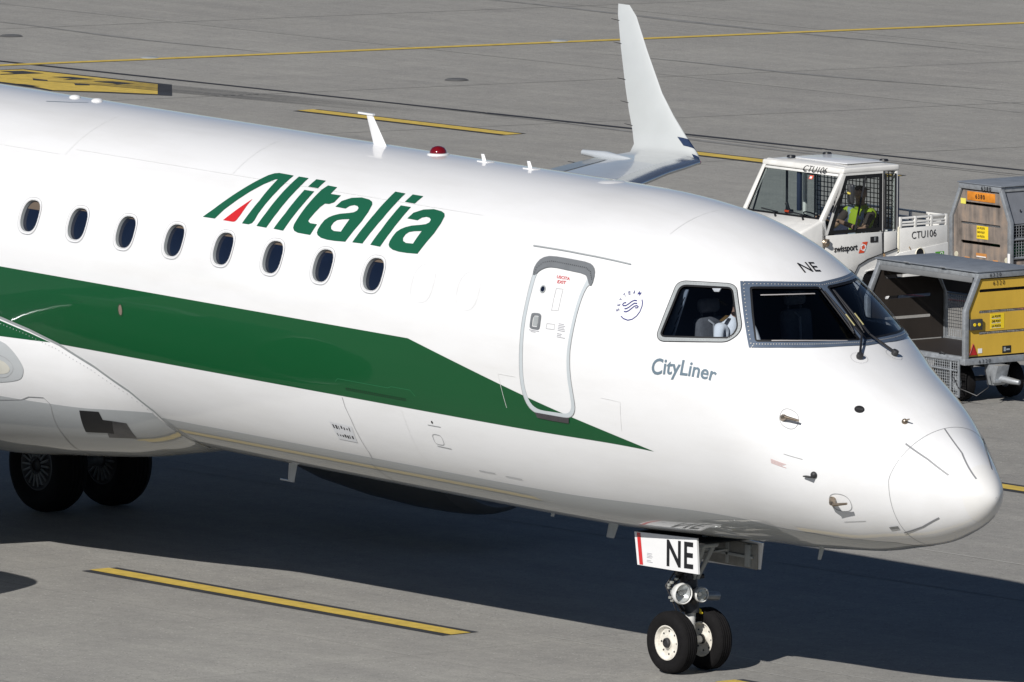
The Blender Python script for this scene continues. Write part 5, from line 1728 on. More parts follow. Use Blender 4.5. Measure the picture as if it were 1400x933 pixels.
shell(pilot, 'hair', lambda c, p: (c - hd).length < .2 and ((c - hd).z > .035 or ((c - hd).x < -.02 and (c - hd).z > -.05)), .008, HAIR)
mb = MB()
ep = Vector(a2w((1.155, -.70, 3.672)))
mb.box(ep, (.05, .095, .012), Matrix.Rotation(rad(30), 3, 'X'))
mb.build('epaulette', mat('gold_braid', (.16, .09, .03), .6, metal=.2, noise=.2), pilot, bevel=.004)

# ------------------------------------------------------------------ tow truck
truck = empty('tow_truck', (-22.847, 21.921, 0), (0, 0, rad(87.54)))
tag(truck, 'white airport tow truck with a windowed cab and short railed bed behind the airliner nose', 'tow truck')
# local axes: x to the rear, y to the far side, z up; the near side is y = 0
TWID = 1.63
def slab(name, poly, y0, y1, m, parent=truck, bevel=.0, seg=2):
    mb = MB()
    mb.prism(poly, lambda a, b, d: (a, d, b), y0, y1)
    return mb.build(name, m, parent, bevel=bevel, seg=seg)
# front block with the hood and dashboard
slab('hood', [(-.84, .34), (-.88, .62), (-.86, .95), (-.74, 1.14), (-.40, 1.275), (-.33, 1.275), (-.27, 1.05), (-.27, .34)], .0, TWID, TRUCKW, bevel=.035, seg=3)
slab('dashboard', [(-.40, 1.05), (-.38, 1.285), (-.22, 1.25), (-.12, 1.05)], .06, TWID - .06, TRIMBLK, bevel=.02)
mb = MB()
mb.tube([(-.80, .06, 1.0), (-.83, .35, 1.05), (-.84, .73, 1.06), (-.83, 1.1, 1.05), (-.80, 1.4, 1.0)], .10, 14)
mb.build('front_fender_bulge', TRUCKW, truck, smooth=True)
# lower side walls, rear wall, floor
side = [(-.30, .34), (-.30, 1.07), (.835, 1.07), (.835, .74), (.80, .70), (.42, .62), (.30, .55), (.22, .40), (.18, .34)]
slab('cab_side_wall', side, .012, .05, TRUCKW)
slab('cab_side_wall', side, TWID - .05, TWID - .012, TRUCKW)
mb = MB(); mb.box2((.79, .05, .5), (.835, TWID - .05, 1.07)); mb.build('cab_rear_wall', TRUCKW, truck, bevel=.006)
mb = MB(); mb.box2((-.27, .05, .46), (.80, TWID - .05, .50)); mb.build('cab_floor', TRIMBLK, truck)
mb = MB(); mb.box2((-.80, .12, .26), (1.62, TWID - .12, .36)); mb.build('chassis_frame', GEARDARK, truck, bevel=.01)
# driver's door on the near side
door_t = slab('cab_door', [(-.325, .50), (-.345, 1.075), (.565, 1.075), (.578, .80), (.34, .745), (.20, .68), (.10, .52)], -.006, .014, TRUCKW, bevel=.006)
slab('quarter_panel', [(.60, 1.07), (.80, 1.07), (.80, .83), (.606, .80)], -.004, .014, TRUCKW, bevel=.005)
mb = MB()
mb.tube([(-.35, -.004, .95), (-.35, -.004, 1.08)], .006, 6); mb.tube([(.588, -.003, 1.84), (.589, -.003, .80), (.34, -.005, .735), (.19, -.004, .67), (.09, -.004, .51)], .007, 6)
mb.tube([(.592, -.004, .80), (.82, -.004, .85)], .007, 6)
mb.build('door_gap_seal', SEALBLK, truck)
mb = MB(); mb.box((.44, -.008, .985), (.125, .012, .075)); mb.build('door_handle', TRIMBLK, door_t, bevel=.012, seg=3)
mb = MB(); mb.box((.45, -.016, .99), (.03, .01, .05)); mb.build('handle_grip', CAPGREY, door_t, bevel=.004)
# upper frame
def bar(name, a, b, w, d, m=TRUCKW, parent=truck, bevel=.012):
    """square post from a to b; w across in x, d across in y"""
    a = Vector(a); b = Vector(b)
    mb = MB()
    vs = [a + Vector((sx * w / 2, sy * d / 2, 0)) for sx, sy in ((-1, -1), (1, -1), (1, 1), (-1, 1))] + [b + Vector((sx * w / 2, sy * d / 2, 0)) for sx, sy in ((-1, -1), (1, -1), (1, 1), (-1, 1))]
    mb.add(vs, [(3, 2, 1, 0), (4, 5, 6, 7), (0, 1, 5, 4), (1, 2, 6, 5), (2, 3, 7, 6), (3, 0, 4, 7)])
    return mb.build(name, m, parent, bevel=bevel)
for y in (.035, TWID - .035):
    bar('windshield_pillar', (-.37, y, 1.26), (-.025, y, 1.85), .075, .07)
    bar('windshield_pillar_foot', (-.36, y, .9), (-.37, y, 1.27), .07, .07)
    bar('door_pillar', (.60, y, 1.06), (.60, y, 1.86), .045, .05)
    bar('rear_pillar', (.81, y, 1.06), (.81, y, 1.86), .05, .06)
mb = MB()
ny, nx = 10, 10
vs = []; fs = []
for i in range(nx):
    for j in range(ny):
        u, v = i / (nx - 1), j / (ny - 1)
        x = -.06 + .905 * u; y = -.008 + (TWID + .016) * v
        vs.append((x, y, 1.905 + .035 * (1 - (2 * v - 1) ** 4) * (1 - (2 * u - 1) ** 6) + .006 * u))
for i in range(nx - 1):
    for j in range(ny - 1):
        fs.append((i * ny + j, (i + 1) * ny + j, (i + 1) * ny + j + 1, i * ny + j + 1))
k = len(vs)
rim = [j for j in range(ny)] + [i * ny + ny - 1 for i in range(1, nx)] + [(nx - 1) * ny + j for j in range(ny - 2, -1, -1)] + [i * ny for i in range(nx - 2, 0, -1)]
for r_ in rim:
    x, y, z = vs[r_]
    vs.append((x + (-.012 if x < 0 else 0), y, 1.835))
for i in range(len(rim)):
    a, b = rim[i], rim[(i + 1) % len(rim)]
    fs.append((a, b, k + (i + 1) % len(rim), k + i))
fs.append(tuple(range(k, k + len(rim))))
mb.add(vs, fs)
roof = mb.build('cab_roof', TRUCKW, truck, bevel=.022, seg=3)
mb = MB(); mb.prism([(.12, .15), (.74, .15), (.74, 1.25), (.12, 1.25)], lambda a, b, d: (a, b, d), 1.938, 1.952)
mb.build('roof_panel', TRUCKROOF, roof, bevel=.008)
for x, y in ((.10, 1.25), (.72, 1.30), (.74, .18)):
    mb = MB(); mb.lathe([(.001, .03), (.05, .026), (.062, 0)], (x, y, 1.945), n=14); mb.build('roof_vent', TRIMBLK, roof, smooth=True)
mb = MB()
mb.prism([(-.085, 1.80), (-.02, 1.92), (.03, 1.92), (.0, 1.80)], lambda a, b, d: (a, d, b), .03, TWID - .03)
head = mb.build('windshield_header', TRUCKW, truck, bevel=.015)
# glass
def pane(name, pts, m=CABGLASS, parent=truck):
    return mesh_obj(name, pts, [(0, 1, 2, 3)], m, parent)
wsp = [(-.345, .07, 1.285), (-.345, TWID - .07, 1.285), (-.05, TWID - .07, 1.83), (-.05, .07, 1.83)]
pane('windshield', wsp)
mb = MB(); mb.tube([Vector(p) + Vector((-.008, 0, 0)) for p in wsp], .012, 6, closed=True); mb.build('windshield_seal', SEALBLK, truck, smooth=True)
dw = [(-.275, .004, 1.10), (.555, .004, 1.10), (.555, .004, 1.80), (-.015, .004, 1.80)]
dp = pane('door_window', dw, parent=door_t)
mb = MB()
inn = [(-.215, .004, 1.135), (.515, .004, 1.135), (.515, .004, 1.765), (.015, .004, 1.765)]
out_ = [(-.30, -.002, 1.088), (.572, -.002, 1.088), (.572, -.002, 1.815), (-.02, -.002, 1.815)]
mb.add(out_ + [(a, -.004, c) for a, b, c in inn], [(0, 1, 5, 4), (1, 2, 6, 5), (2, 3, 7, 6), (3, 0, 4, 7)])
mb.build('window_rubber', SEALBLK, door_t)
mb = MB(); mb.add([(-.345, -.003, 1.08), (-.30, -.003, 1.088), (-.02, -.003, 1.815), (-.02, -.003, 1.845), (-.05, -.003, 1.83)], [(0, 1, 2, 3, 4)])
mb.add([(-.02, -.003, 1.815), (.572, -.003, 1.815), (.585, -.003, 1.845), (-.02, -.003, 1.845)], [(0, 1, 2, 3)])
mb.add([(.572, -.003, 1.08), (.588, -.003, 1.08), (.585, -.003, 1.845), (.572, -.003, 1.815)], [(0, 1, 2, 3)])
mb.build('door_window_frame', TRUCKW, door_t)
mb = MB(); mb.tube([(.13, -.006, 1.12), (.30, -.006, 1.79)], .014, 6); mb.build('window_divider', TRIMBLK, door_t)
pane('quarter_window', [(.628, .004, 1.10), (.785, .004, 1.10), (.785, .004, 1.80), (.628, .004, 1.80)])
mb = MB(); mb.tube([(.63, 0, 1.10), (.782, 0, 1.10), (.782, 0, 1.80), (.63, 0, 1.80)], .012, 6, closed=True); mb.build('quarter_window_seal', SEALBLK, truck)
yb = TWID - .004
pane('far_side_window', [(-.275, yb, 1.10), (.785, yb, 1.10), (.785, yb, 1.80), (-.015, yb, 1.80)])
mb = MB(); mb.tube([(-.275, yb, 1.10), (.785, yb, 1.10), (.785, yb, 1.80), (-.015, yb, 1.80)], .016, 6, closed=True); mb.tube([(.33, yb, 1.1), (.33, yb, 1.8)], .016, 6); mb.build('far_window_frame', TRIMBLK, truck)
# wire guard in front of the rear cab window
mb = MB()
for k in range(22):
    y = .06 + (TWID - .12) * k / 21
    mb.box((.775, y, 1.46), (.008, .010, .74))
for k in range(13):
    mb.box((.775, TWID / 2, 1.10 + .72 * k / 12), (.008, TWID - .1, .010))
g = mb.build('wire_guard', TRIMBLK, truck); g['kind'] = 'stuff'
mb = MB()
for k in range(3):
    mb.box((.635 + .05 * k + .02, .03, 1.45), (.008, .006, .68))
for k in range(11):
    mb.box((.70, .03, 1.12 + .066 * k), (.15, .006, .008))
g = mb.build('quarter_wire_guard', TRIMBLK, truck); g['kind'] = 'stuff'
# cab fittings
mb = MB()
mb.lathe([(.165, -.01), (.178, 0), (.165, .01), (.158, 0)], (-.10, .50, 1.24), (.55, 0, .83), 28, close=True)
mb.tube([(-.20, .50, 1.08), (-.10, .50, 1.235)], .022, 8)
for a in (0, 2.1, 4.2):
    d = Vector((0.83 * math.cos(a), math.sin(a), -.55 * math.cos(a))) * .165
    mb.tube([(-.10, .50, 1.235), Vector((-.10, .50, 1.238)) + d], .010, 6)
mb.build('steering_wheel', TRIMBLK, truck, smooth=True)
for y in (.50, 1.06):
    mb = MB()
    mb.box((.50, y, .70), (.44, .44, .14)); mb.box((.735, y, 1.0), (.07, .42, .60), Matrix.Rotation(rad(8), 3, 'Y'))
    mb.build('cab_seat', mat('cab_seat_navy', (.018, .022, .05), .8, noise=.15), truck, bevel=.04, seg=3)
mb = MB(); mb.box((-.02, .93, 1.55), (.05, .06, .5)); mb.box((.02, .72, 1.80), (.10, .10, .06)); mb.build('cab_centre_post', mat('cab_dark_blue', (.02, .028, .06), .6, noise=.1), truck, bevel=.01)
mb = MB(); mb.box((-.24, .86, 1.31), (.07, .10, .05)); mb.tube([(-.24, .86, 1.32), (-.26, .89, 1.42)], [.018, .026], 8); mb.build('dash_radio', TRIMBLK, truck, bevel=.01)
mb = MB(); mb.box((-.27, .86, 1.315), (.02, .09, .025)); mb.build('radio_face', REDSTICK, truck)
mb = MB(); mb.box((-.095, .60, 1.752), (.004, .07, .05), Matrix.Rotation(rad(30), 3, 'Y')); stk = mb.build('windshield_sticker', REDSTICK, truck)
mb = MB(); mb.box((-.099, .60, 1.750), (.004, .04, .028), Matrix.Rotation(rad(30), 3, 'Y')); mb.build('sticker_field', WHITESTICK, stk)
for y0 in (.30, .86):
    mb = MB()
    mb.tube([(-.46, y0, 1.265), (-.395, y0 + .10, 1.285), (-.36, y0 + .17, 1.31)], [.014, .010, .008], 8)
    mb.tube([(-.375, y0 + .06, 1.305), (-.352, y0 + .42, 1.325)], [.009, .009], 6)
    mb.build('windshield_wiper', TRIMBLK, truck, smooth=True)
mb = MB(); mb.tube([(-.20, -.01, 1.42), (-.17, -.10, 1.60), (-.10, -.13, 1.61)], .010, 8); mb.tube([(-.235, -.01, 1.37), (-.20, -.012, 1.43)], .016, 8)
mir = mb.build('wing_mirror_arm', TRIMBLK, truck, smooth=True)
mb = MB(); mb.box((-.045, -.14, 1.60), (.055, .15, .25), Matrix.Rotation(rad(-14), 3, 'Z')); mb.build('wing_mirror', mat('mirror_shell', (.022, .023, .026), .3, coat=.5, noise=.1), mir, bevel=.025, seg=3)
mb = MB(); mb.box((-.085, -.155, 1.61), (.012, .05, .02)); mb.lathe([(.001, .012), (.016, .008), (.018, 0)], (-.08, -.125, 1.61), (-1, -.4, 0), 10); mb.build('mirror_clamp', mat('clamp_yellow', (.6, .5, .1), .4, noise=.1), mir)
mb = MB(); mb.box((-.435, .06, 1.185), (.05, .10, .075)); mb.build('turn_signal', ORANGELENS, truck, bevel=.012, seg=3)
mb = MB(); mb.lathe([(.001, .05), (.03, .045), (.04, .01), (.055, 0), (.055, -.02)], (-.335, -.012, .985), (-.2, -1, 0), 12); mb.box((-.33, -.03, 1.02), (.04, .04, .03)); mb.build('door_lock_box', BRONZE, truck, bevel=.004)
# bed
slab('bed_side', [(.86, .66), (.86, 1.10), (1.635, 1.10), (1.635, .66)], .0, .04, TRUCKW, bevel=.006)
slab('bed_side', [(.86, .66), (.86, 1.10), (1.635, 1.10), (1.635, .66)], TWID - .04, TWID, TRUCKW, bevel=.006)
slab('bed_lower_side', [(.30, .585), (.62, .665), (.86, .79), (1.64, .88), (1.64, .36), (.95, .36), (.92, .50), (.78, .62), (.50, .60)], -.010, .03, TRUCKW, bevel=.006)
mb = MB(); mb.box2((.86, .04, .70), (1.635, TWID - .04, .74)); mb.build('bed_floor', GALV, truck)
mb = MB(); mb.box2((1.60, .04, .66), (1.64, TWID - .04, 1.10)); mb.build('bed_tail_board', TRUCKW, truck, bevel=.006)
for y in (.02, TWID - .02):
    mb = MB()
    for z in (1.135, 1.17, 1.225):
        mb.box2((.87, y - .015, z - .012), (1.635, y + .015, z + .012))
    for x in (.88, 1.12, 1.38, 1.62):
        mb.box2((x - .018, y - .018, 1.10), (x + .018, y + .018, 1.24))
    mb.build('bed_rail', TRUCKW, truck, bevel=.004)
mb = MB()
for z in (1.14, 1.22):
    mb.box2((1.61, .03, z - .012), (1.635, TWID - .03, z + .012))
for y in (.35, .73, 1.1):
    mb.box2((1.605, y - .015, 1.10), (1.64, y + .015, 1.23))
mb.build('bed_rear_rail', TRUCKW, truck, bevel=.004)
bar('cab_rear_edge_post', (.85, .015, .80), (.85, .015, 1.12), .03, .03, mat('cream_edge', (.72, .68, .55), .5, noise=.06))
bar('cab_rear_guard_post', (.86, .04, 1.10), (.86, .04, 1.76), .025, .03, mat('guard_navy', (.03, .04, .09), .5, noise=.1))
mb = MB(); mb.lathe([(.001, .004), (.055, .004), (.062, 0)], (1.18, -.012, .765), (0, -1, 0), 20); mb.build('filler_hole', SEALBLK, truck, smooth=True)
mb = MB(); mb.lathe([(.062, .0), (.068, .008), (.074, 0)], (1.18, -.012, .765), (0, -1, 0), 20); mb.build('filler_rim', mat('cream_edge', (.72, .68, .55), .5), truck, smooth=True)
# wheels
def truck_wheel(x, y, s):
    mb = MB()
    mb.lathe([(.19, -.09), (.30, -.10), (.335, -.075), (.345, 0), (.335, .075), (.30, .10), (.19, .09)], (x, y, .345), (0, 1, 0), 36)
    t = mb.build('truck_wheel', RUBBER, truck, smooth=True)
    mb = MB()
    mb.lathe([(.20, .09), (.18, .05), (.09, .03), (.08, .07), (.001, .08)], (x, y, .345), (0, s, 0), 28)
    mb.build('truck_wheel_rim', mat('truck_rim_grey', (.4, .4, .4), .4, metal=.5), t, smooth=True)
for x in (.56,):
    truck_wheel(x, .12, -1); truck_wheel(x, TWID - .12, 1)
truck_wheel(-.62, .16, -1); truck_wheel(-.62, TWID - .16, 1)
mb = MB(); mb.lathe([(.001, .05), (.03, .04), (.04, 0)], (.20, -.02, .50), (0, -1, .3), 12); mb.build('side_lamp', LAMPGLASS, truck, smooth=True)
# lettering
flat_text('fleet_number', 'CTU106', (1.05, -.001, .955), (1, 0, 0.03), (0, 0, 1), .40, .095, BLACKTXT, truck, off=.004)
flat_text('fleet_number', 'CTU106', (-.083, .78, 1.815), (0, -1, 0), (.42, 0, .9), .47, .085, BLACKTXT, truck, off=.012, shear=.25)
flat_text('operator_name', 'swissport', (-.205, -.008, .862), (1, 0, .025), (0, 0, 1), .375, .082, BLACKTXT, truck, off=.004, bold=.025)
mb = MB(); mb.add([(.185, -.011, .825), (.275, -.011, .828), (.335, -.011, .965), (.25, -.011, .962)], [(0, 1, 2, 3)]); lg = mb.build('operator_emblem', REDSTICK, truck)
mb = MB()
mb.lathe([(.030, 0), (.042, 0)], (.262, -.013, .896), (0, -1, 0), 20)
for a in range(4):
    mb.box((.262 + .036 * math.cos(a * 1.57 + .4), -.0135, .896 + .036 * math.sin(a * 1.57 + .4)), (.018, .001, .03))
mb.build('emblem_ring', WHITESTICK, lg)
flat_text('maker_script', 'mk', (-.893, .30, .985), (0, -1, 0), (0, 0, 1), .07, .03, BLACKTXT, truck, off=.004, shear=.3)
mb = MB(); mb.box2((1.43, -.013, .705), (1.57, -.011, .77)); gs = mb.build('green_label', GREENSTICK, truck)
mb = MB(); mb.lathe([(.014, 0), (.024, 0)], (1.53, -.0145, .74), (0, -1, 0), 14); mb.box2((1.445, -.0145, .72), (1.49, -.0142, .735)); mb.build('label_mark', WHITESTICK, gs)
mb = MB(); mb.box2((1.33, -.0125, .728), (1.42, -.0115, .733)); mb.build('small_print', LINE, truck)
def grime(name, pts, parent):
    mesh_obj(name, pts, [tuple(range(len(pts)))], mat('rust_stain', (.38, .24, .12), .8, noise=.3, scale=40), parent)
grime('rust_streak', [(.585, -.0075, .80), (.62, -.0115, .79), (.612, -.0115, .72), (.60, -.0115, .70)], truck)
grime('rust_streak', [(1.0, -.0125, .85), (1.008, -.0125, .87), (1.03, -.0125, .82), (1.025, -.0125, .815)], truck)

# driver
Mt = Matrix.Translation((-22.847, 21.921, 0)) @ Matrix.Rotation(rad(87.54), 4, 'Z')
JD = dict(pelvis=(.60, .50, .86), chest=(.62, .48, 1.17), neck=(.60, .46, 1.38), head=(.585, .45, 1.535), face=(-.8, -.35, -.15),
          shoulder_a=(.63, .27, 1.30), elbow_a=(.42, .20, 1.08), wrist_a=(.16, .33, 1.20),
          shoulder_b=(.58, .68, 1.30), elbow_b=(.36, .72, 1.09), wrist_b=(.10, .62, 1.22),
          hip_a=(.52, .40, .85), knee_a=(.10, .36, .92), ankle_a=(-.02, .36, .58), toe_a=(-.13, .36, .54),
          hip_b=(.52, .60, .85), knee_b=(.10, .64, .92), ankle_b=(-.02, .64, .58), toe_b=(-.13, .64, .54))
JDw = {k: tuple(Mt.to_3x3() @ Vector(v)) if k == 'face' else tuple(Mt @ Vector(v)) for k, v in JD.items()}
DARKSH = mat('dark_brown_work_shirt', (.045, .032, .028), .9, noise=.15)
driver = person('person', JDw, SKIND, DARKSH, mat('red_work_trousers', (.42, .02, .02), .85, noise=.1), SHOE, .98, sleeve=.0)
tag(driver, 'person in a yellow safety vest and dark cap driving the white tow truck', 'person')
hd2 = Vector(JDw['head'])
shell(driver, 'cap', lambda c, p: (c - hd2).length < .2 and (c - hd2).z > .035, .012, mat('dark_cap', (.015, .012, .012), .85, noise=.2))
mb = MB()
fb = Vector(JDw['face']).normalized()
bp_ = hd2 - Vector((fb.x, fb.y, 0)) * .12 + Vector((0, 0, .03))
mb.box(bp_, (.07, .11, .014), Matrix.Rotation(math.atan2(fb.y, fb.x), 3, 'Z'))
mb.build('cap_brim', mat('dark_cap_brim', (.03, .012, .012), .8), driver, bevel=.005)
VESTY = mat('fluorescent_vest_yellow', (.28, .38, .015), .85, noise=.08)
VESTS = mat('vest_reflective_grey', (.30, .36, .45), .35, metal=.3, noise=.1)
Mti = Mt.inverted()
def vest_pred(c, p):
    q = Mti @ c
    if p.material_index == 0: return False
    if abs(q.y - .48) > .25 or q.z < .9 or q.z > 1.42: return False
    for s in ('a', 'b'):
        sh = Vector(JD['shoulder_' + s])
        d = (Vector(JD['elbow_' + s]) - sh).normalized()
        if (q - sh).dot(d) > .05 and (q - sh - d * (q - sh).dot(d)).length < .085: return False
    return q.x > .25 or q.z > 1.0
def vest_mat(c):
    q = Mti @ c
    if .98 < q.z < 1.04: return 1
    if abs(abs(q.y - .48) - .125) < .03 and q.z > 1.04: return 1
    return 0
shell(driver, 'safety_vest', vest_pred, .014, [VESTY, VESTS], vest_mat)

# ------------------------------------------------------------------ baggage carts
CW, CLN = 1.17, 1.88
ZB, ZK, ZR, INS = .555, 1.115, 1.52, .19
def slotted_panel(name, y, poly, slots, m, parent, th=.018):
    """end board with long rounded slots cut right through; x across, z up"""
    loops = [resample(np.array(poly, float), .2)]
    for (a, b, z, h) in slots:
        r = h / 2; s = []
        for k in range(9):
            t = math.pi / 2 + math.pi * k / 8
            s.append((a + r + r * math.cos(t), z + r * math.sin(t)))
        for k in range(9):
            t = -math.pi / 2 + math.pi * k / 8
            s.append((b - r + r * math.cos(t), z + r * math.sin(t)))
        loops.append(np.array(s))
    V, T = cdt(loops, .2)
    n = len(V)
    vs = [(a, y - th / 2, b) for a, b in V] + [(a, y + th / 2, b) for a, b in V]
    fs = [tuple(t) for t in T] + [tuple(n + i for i in t[::-1]) for t in T]
    k = 2 * n
    for lp in loops:
        m_ = len(lp)
        vs += [(a, y - th / 2, b) for a, b in lp] + [(a, y + th / 2, b) for a, b in lp]
        fs += [(k + i, k + (i + 1) % m_, k + m_ + (i + 1) % m_, k + m_ + i) for i in range(m_)]
        k += 2 * m_
    return mesh_obj(name, vs, fs, m, parent)

def wire_panel(name, org, eu, ev, w, h, parent, nu, nv, r=.004, frame=.02, m=GALV):
    mb = MB()
    org = Vector(org); eu = Vector(eu); ev = Vector(ev)
    for k in range(1, nu):
        p = org + eu * (w * k / nu)
        mb.tube([p, p + ev * h], r, 4, caps=False)
    nn = eu.cross(ev)
    for k in range(1, nv):
        p = org + ev * (h * k / nv) + nn * r
        mb.tube([p, p + eu * w], r, 4, caps=False)
    o = mb.build(name, m, parent)
    o['kind'] = 'stuff'
    if frame:
        f = MB()
        f.tube([org, org + eu * w, org + eu * w + ev * h, org + ev * h], frame / 2, 6, closed=True)
        f.build(name + '_rim', GALV, parent)
    return o

def cart(name, loc, ang, end_mat, slots, back_mat, sink=0.0):
    """sink lowers the body on its wheels"""
    c = empty(name, (loc[0], loc[1], -sink), (0, 0, ang))
    X0, X1 = 0.0, CW
    out = [(X0, ZB), (X1, ZB), (X1, ZK), (X1 - INS, ZR), (X0 + INS, ZR), (X0, ZK)]
    # end frames
    for y in (0.0, CLN):
        for s in (0, 1):
            x0 = X0 if not s else X1; x1 = X0 + INS if not s else X1 - INS
            mb = MB()
            d = .03
            pr = [(x0 - d, ZB - .04), (x0 + d, ZB - .04), (x0 + d, ZK), (x1 + d, ZR), (x1 - d, ZR), (x0 - d, ZK)]
            mb.prism(pr, lambda a, b, q: (a, q, b), y - .03, y + .03)
            mb.build('corner_post', GALV, c, bevel=.006)
        mb = MB(); mb.box2((X0 + INS - .03, y - .034, ZR - .035), (X1 - INS + .03, y + .034, ZR + .035)); mb.build('top_rail', GALV, c, bevel=.006)
        mb = MB(); mb.box2((X0 - .035, y - .036, ZB - .085), (X1 + .035, y + .036, ZB - .01)); mb.build('bottom_rail', GALV, c, bevel=.006)
    slotted_panel('end_board', .005, [(X0 + .035, ZB + .01), (X1 - .035, ZB + .01), (X1 - .035, ZK), (X1 - INS - .03, ZR - .05), (X0 + INS + .03, ZR - .05), (X0 + .035, ZK)], slots, end_mat, c)
    slotted_panel('far_end_board', CLN - .005, [(X0 + .035, ZB + .01), (X1 - .035, ZB + .01), (X1 - .035, ZK), (X1 - INS - .03, ZR - .05), (X0 + INS + .03, ZR - .05), (X0 + .035, ZK)], [(.25, .95, z, h) for (_, _, z, h) in slots], back_mat, c)
    mb = MB(); mb.box2((X0 + .03, .03, ZB - .03), (X1 - .03, CLN - .03, ZB)); mb.build('deck', DARKPLY, c)
    for x in (X0, X1):
        mb = MB(); mb.box2((x - .03, .037, ZB - .08), (x + .03, CLN - .037, ZB + .012)); mb.build('side_sill', GALV, c, bevel=.006)
    mb = MB(); mb.box2((X0 + INS - .05, -.045, ZR + .036), (X1 - INS + .05, CLN + .045, ZR + .052)); rf = mb.build('roof_sheet', CARTROOF, c, bevel=.004)
    for x in (X0 + INS, X1 - INS):
        mb = MB(); mb.box2((x - .025, .036, ZR - .03), (x + .025, CLN - .036, ZR + .03)); mb.build('roof_side_rail', GALV, c, bevel=.006)
    # running gear
    mb = MB(); mb.box2((CW / 2 - .05, .05, ZB - .17), (CW / 2 + .05, CLN - .05, ZB - .082)); mb.tube([(.2, .36, .25), (CW - .2, .36, .25)], .03, 8); mb.tube([(.2, CLN - .36, .25), (CW - .2, CLN - .36, .25)], .03, 8)
    for x in (.3, CW - .3):
        for y in (.36, CLN - .36):
            mb.tube([(x, y, .25), (x + .02, y + .06, ZB - .09)], .03, 8); mb.tube([(x, y, .25), (x + .02, y - .10, ZB - .09)], .025, 8)
    mb.build('undercarriage', GEARDARK, c)
    for x in (.22, CW - .22):
        for y in (.36, CLN - .36):
            mb = MB()
            mb.lathe([(.10, -.07), (.19, -.075), (.215, -.055), (.222, 0), (.215, .055), (.19, .075), (.10, .07)], (x, y, .222 + sink), (1, 0, 0), 30)
            t = mb.build('cart_wheel', RUBBER, c, smooth=True)
            mb = MB()
            for s in (1, -1):
                mb.lathe([(.105, .068), (.095, .03), (.04, .03), (.035, .06), (.001, .06)], (x, y, .222 + sink), (s, 0, 0), 20)
            mb.build('cart_wheel_rim', GALV, t, smooth=True)
    return c

# yellow cart in front
cy = cart('baggage_cart', (-15.077, 16.993, 0), rad(86.54), YPLY, [(.20, .97, 1.335, .038), (.20, .97, 1.085, .036), (.20, .97, .835, .036)], DARKPLY)
tag(cy, 'yellow-ended luggage cart with an open side and grey roof, nearest the airliner nose', 'baggage cart', 'baggage carts behind the airliner')
# open near side (x = 0): lowered mesh gate, hinges; closed far side with mesh below and sheet above
wp = wire_panel('lowered_gate', (-.045, .06, .10), (0, 1, 0), (0, 0, 1), CLN - .5, .42, cy, 40, 13, .0035, .035)
mb = MB(); mb.tube([(-.06, .2, .12), (-.06, .2, .50)], .014, 6); mb.tube([(-.06, .08, .40), (-.06, CLN - .5, .42)], .012, 6); mb.build('gate_stiffener', GALV, cy)
for y in (.40, 1.35):
    mb = MB(); mb.tube([(-.03, y - .05, ZB + .02), (-.04, y, ZB + .035), (-.03, y + .05, ZB + .02)], .012, 6); mb.build('gate_hook', GEARDARK, cy)
wire_panel('back_mesh', (CW - .01, .06, ZB + .02), (0, 1, 0), (0, 0, 1), CLN - .12, ZK - ZB - .04, cy, 42, 13, .003, .02)
mb = MB(); mb.add([(CW - .005, .04, ZK), (CW - .005, CLN - .04, ZK), (CW - INS, CLN - .04, ZR - .02), (CW - INS, .04, ZR - .02)], [(0, 1, 2, 3)]); mb.build('back_upper_sheet', mat('dark_cart_sheet', (.03, .032, .04), .6, noise=.2), cy)
for y in (.55, 1.25):
    mb = MB(); mb.tube([(INS - .02, y, ZR + .03), (INS - .06, y + .02, ZR + .05), (INS - .06, y + .1, ZR + .05), (INS - .02, y + .12, ZR + .03)], .010, 6); mb.build('roof_catch', GALV, cy)
mb = MB(); mb.box2((INS - .055, .06, ZR - .09), (INS - .025, CLN - .06, ZR - .025)); mb.build('shutter_roll', mat('shutter_grey', (.16, .165, .17), .6, noise=.2), cy, bevel=.01)
# mesh behind the slots, markings on the yellow board
wire_panel('slot_mesh', (.18, .022, .80), (1, 0, 0), (0, 0, 1), .82, .32, cy, 36, 14, .004, 0)
flat_text('cart_number', '6320', (.40, -.008, 1.395), (1, 0, 0), (0, 0, 1), .175, .052, BLACKTXT, cy, off=.004, spacing=1.4)
flat_text('cart_number', '6320', (.33, -.037, ZR - .022), (1, 0, 0), (0, 0, 1), .17, .045, BLACKTXT, cy, off=.004, spacing=1.4)
flat_text('cart_number', '6320', (.17, -.039, ZB - .07), (1, 0, 0), (0, 0, 1), .18, .045, BLACKTXT, cy, off=.004, spacing=1.4)
mb = MB(); mb.box2((.365, -.0075, .875), (.575, -.0045, 1.055)); stt = mb.build('mail_sticker', YSTICK, cy)
for k, s in enumerate(('LA POSTE', 'DIE POST', 'LA POSTA')):
    flat_text('sticker_lettering', s, (.385, -.0078, 1.008 - k * .056), (1, 0, 0), (0, 0, 1), .135, .028, BLACKTXT, stt, off=.003, shear=.25, bold=.02)
    mb = MB(); mb.box2((.385, -.0095, .998 - k * .056), (.52, -.0085, 1.002 - k * .056)); mb.build('sticker_rule', WHITESTICK, stt)
mb = MB(); mb.box2((.045, -.045, .88), (.225, -.006, 1.01)); lb = mb.build('socket_box', mat('socket_box_grey', (.045, .047, .05), .5, noise=.1), cy, bevel=.008)
for x in (.10, .17):
    mb = MB(); mb.lathe([(.020, 0), (.020, .006), (.012, .008), (.001, .004)], (x, -.046, .945), (0, -1, 0), 14); mb.build('socket_cap', YSTICK, lb, smooth=True)
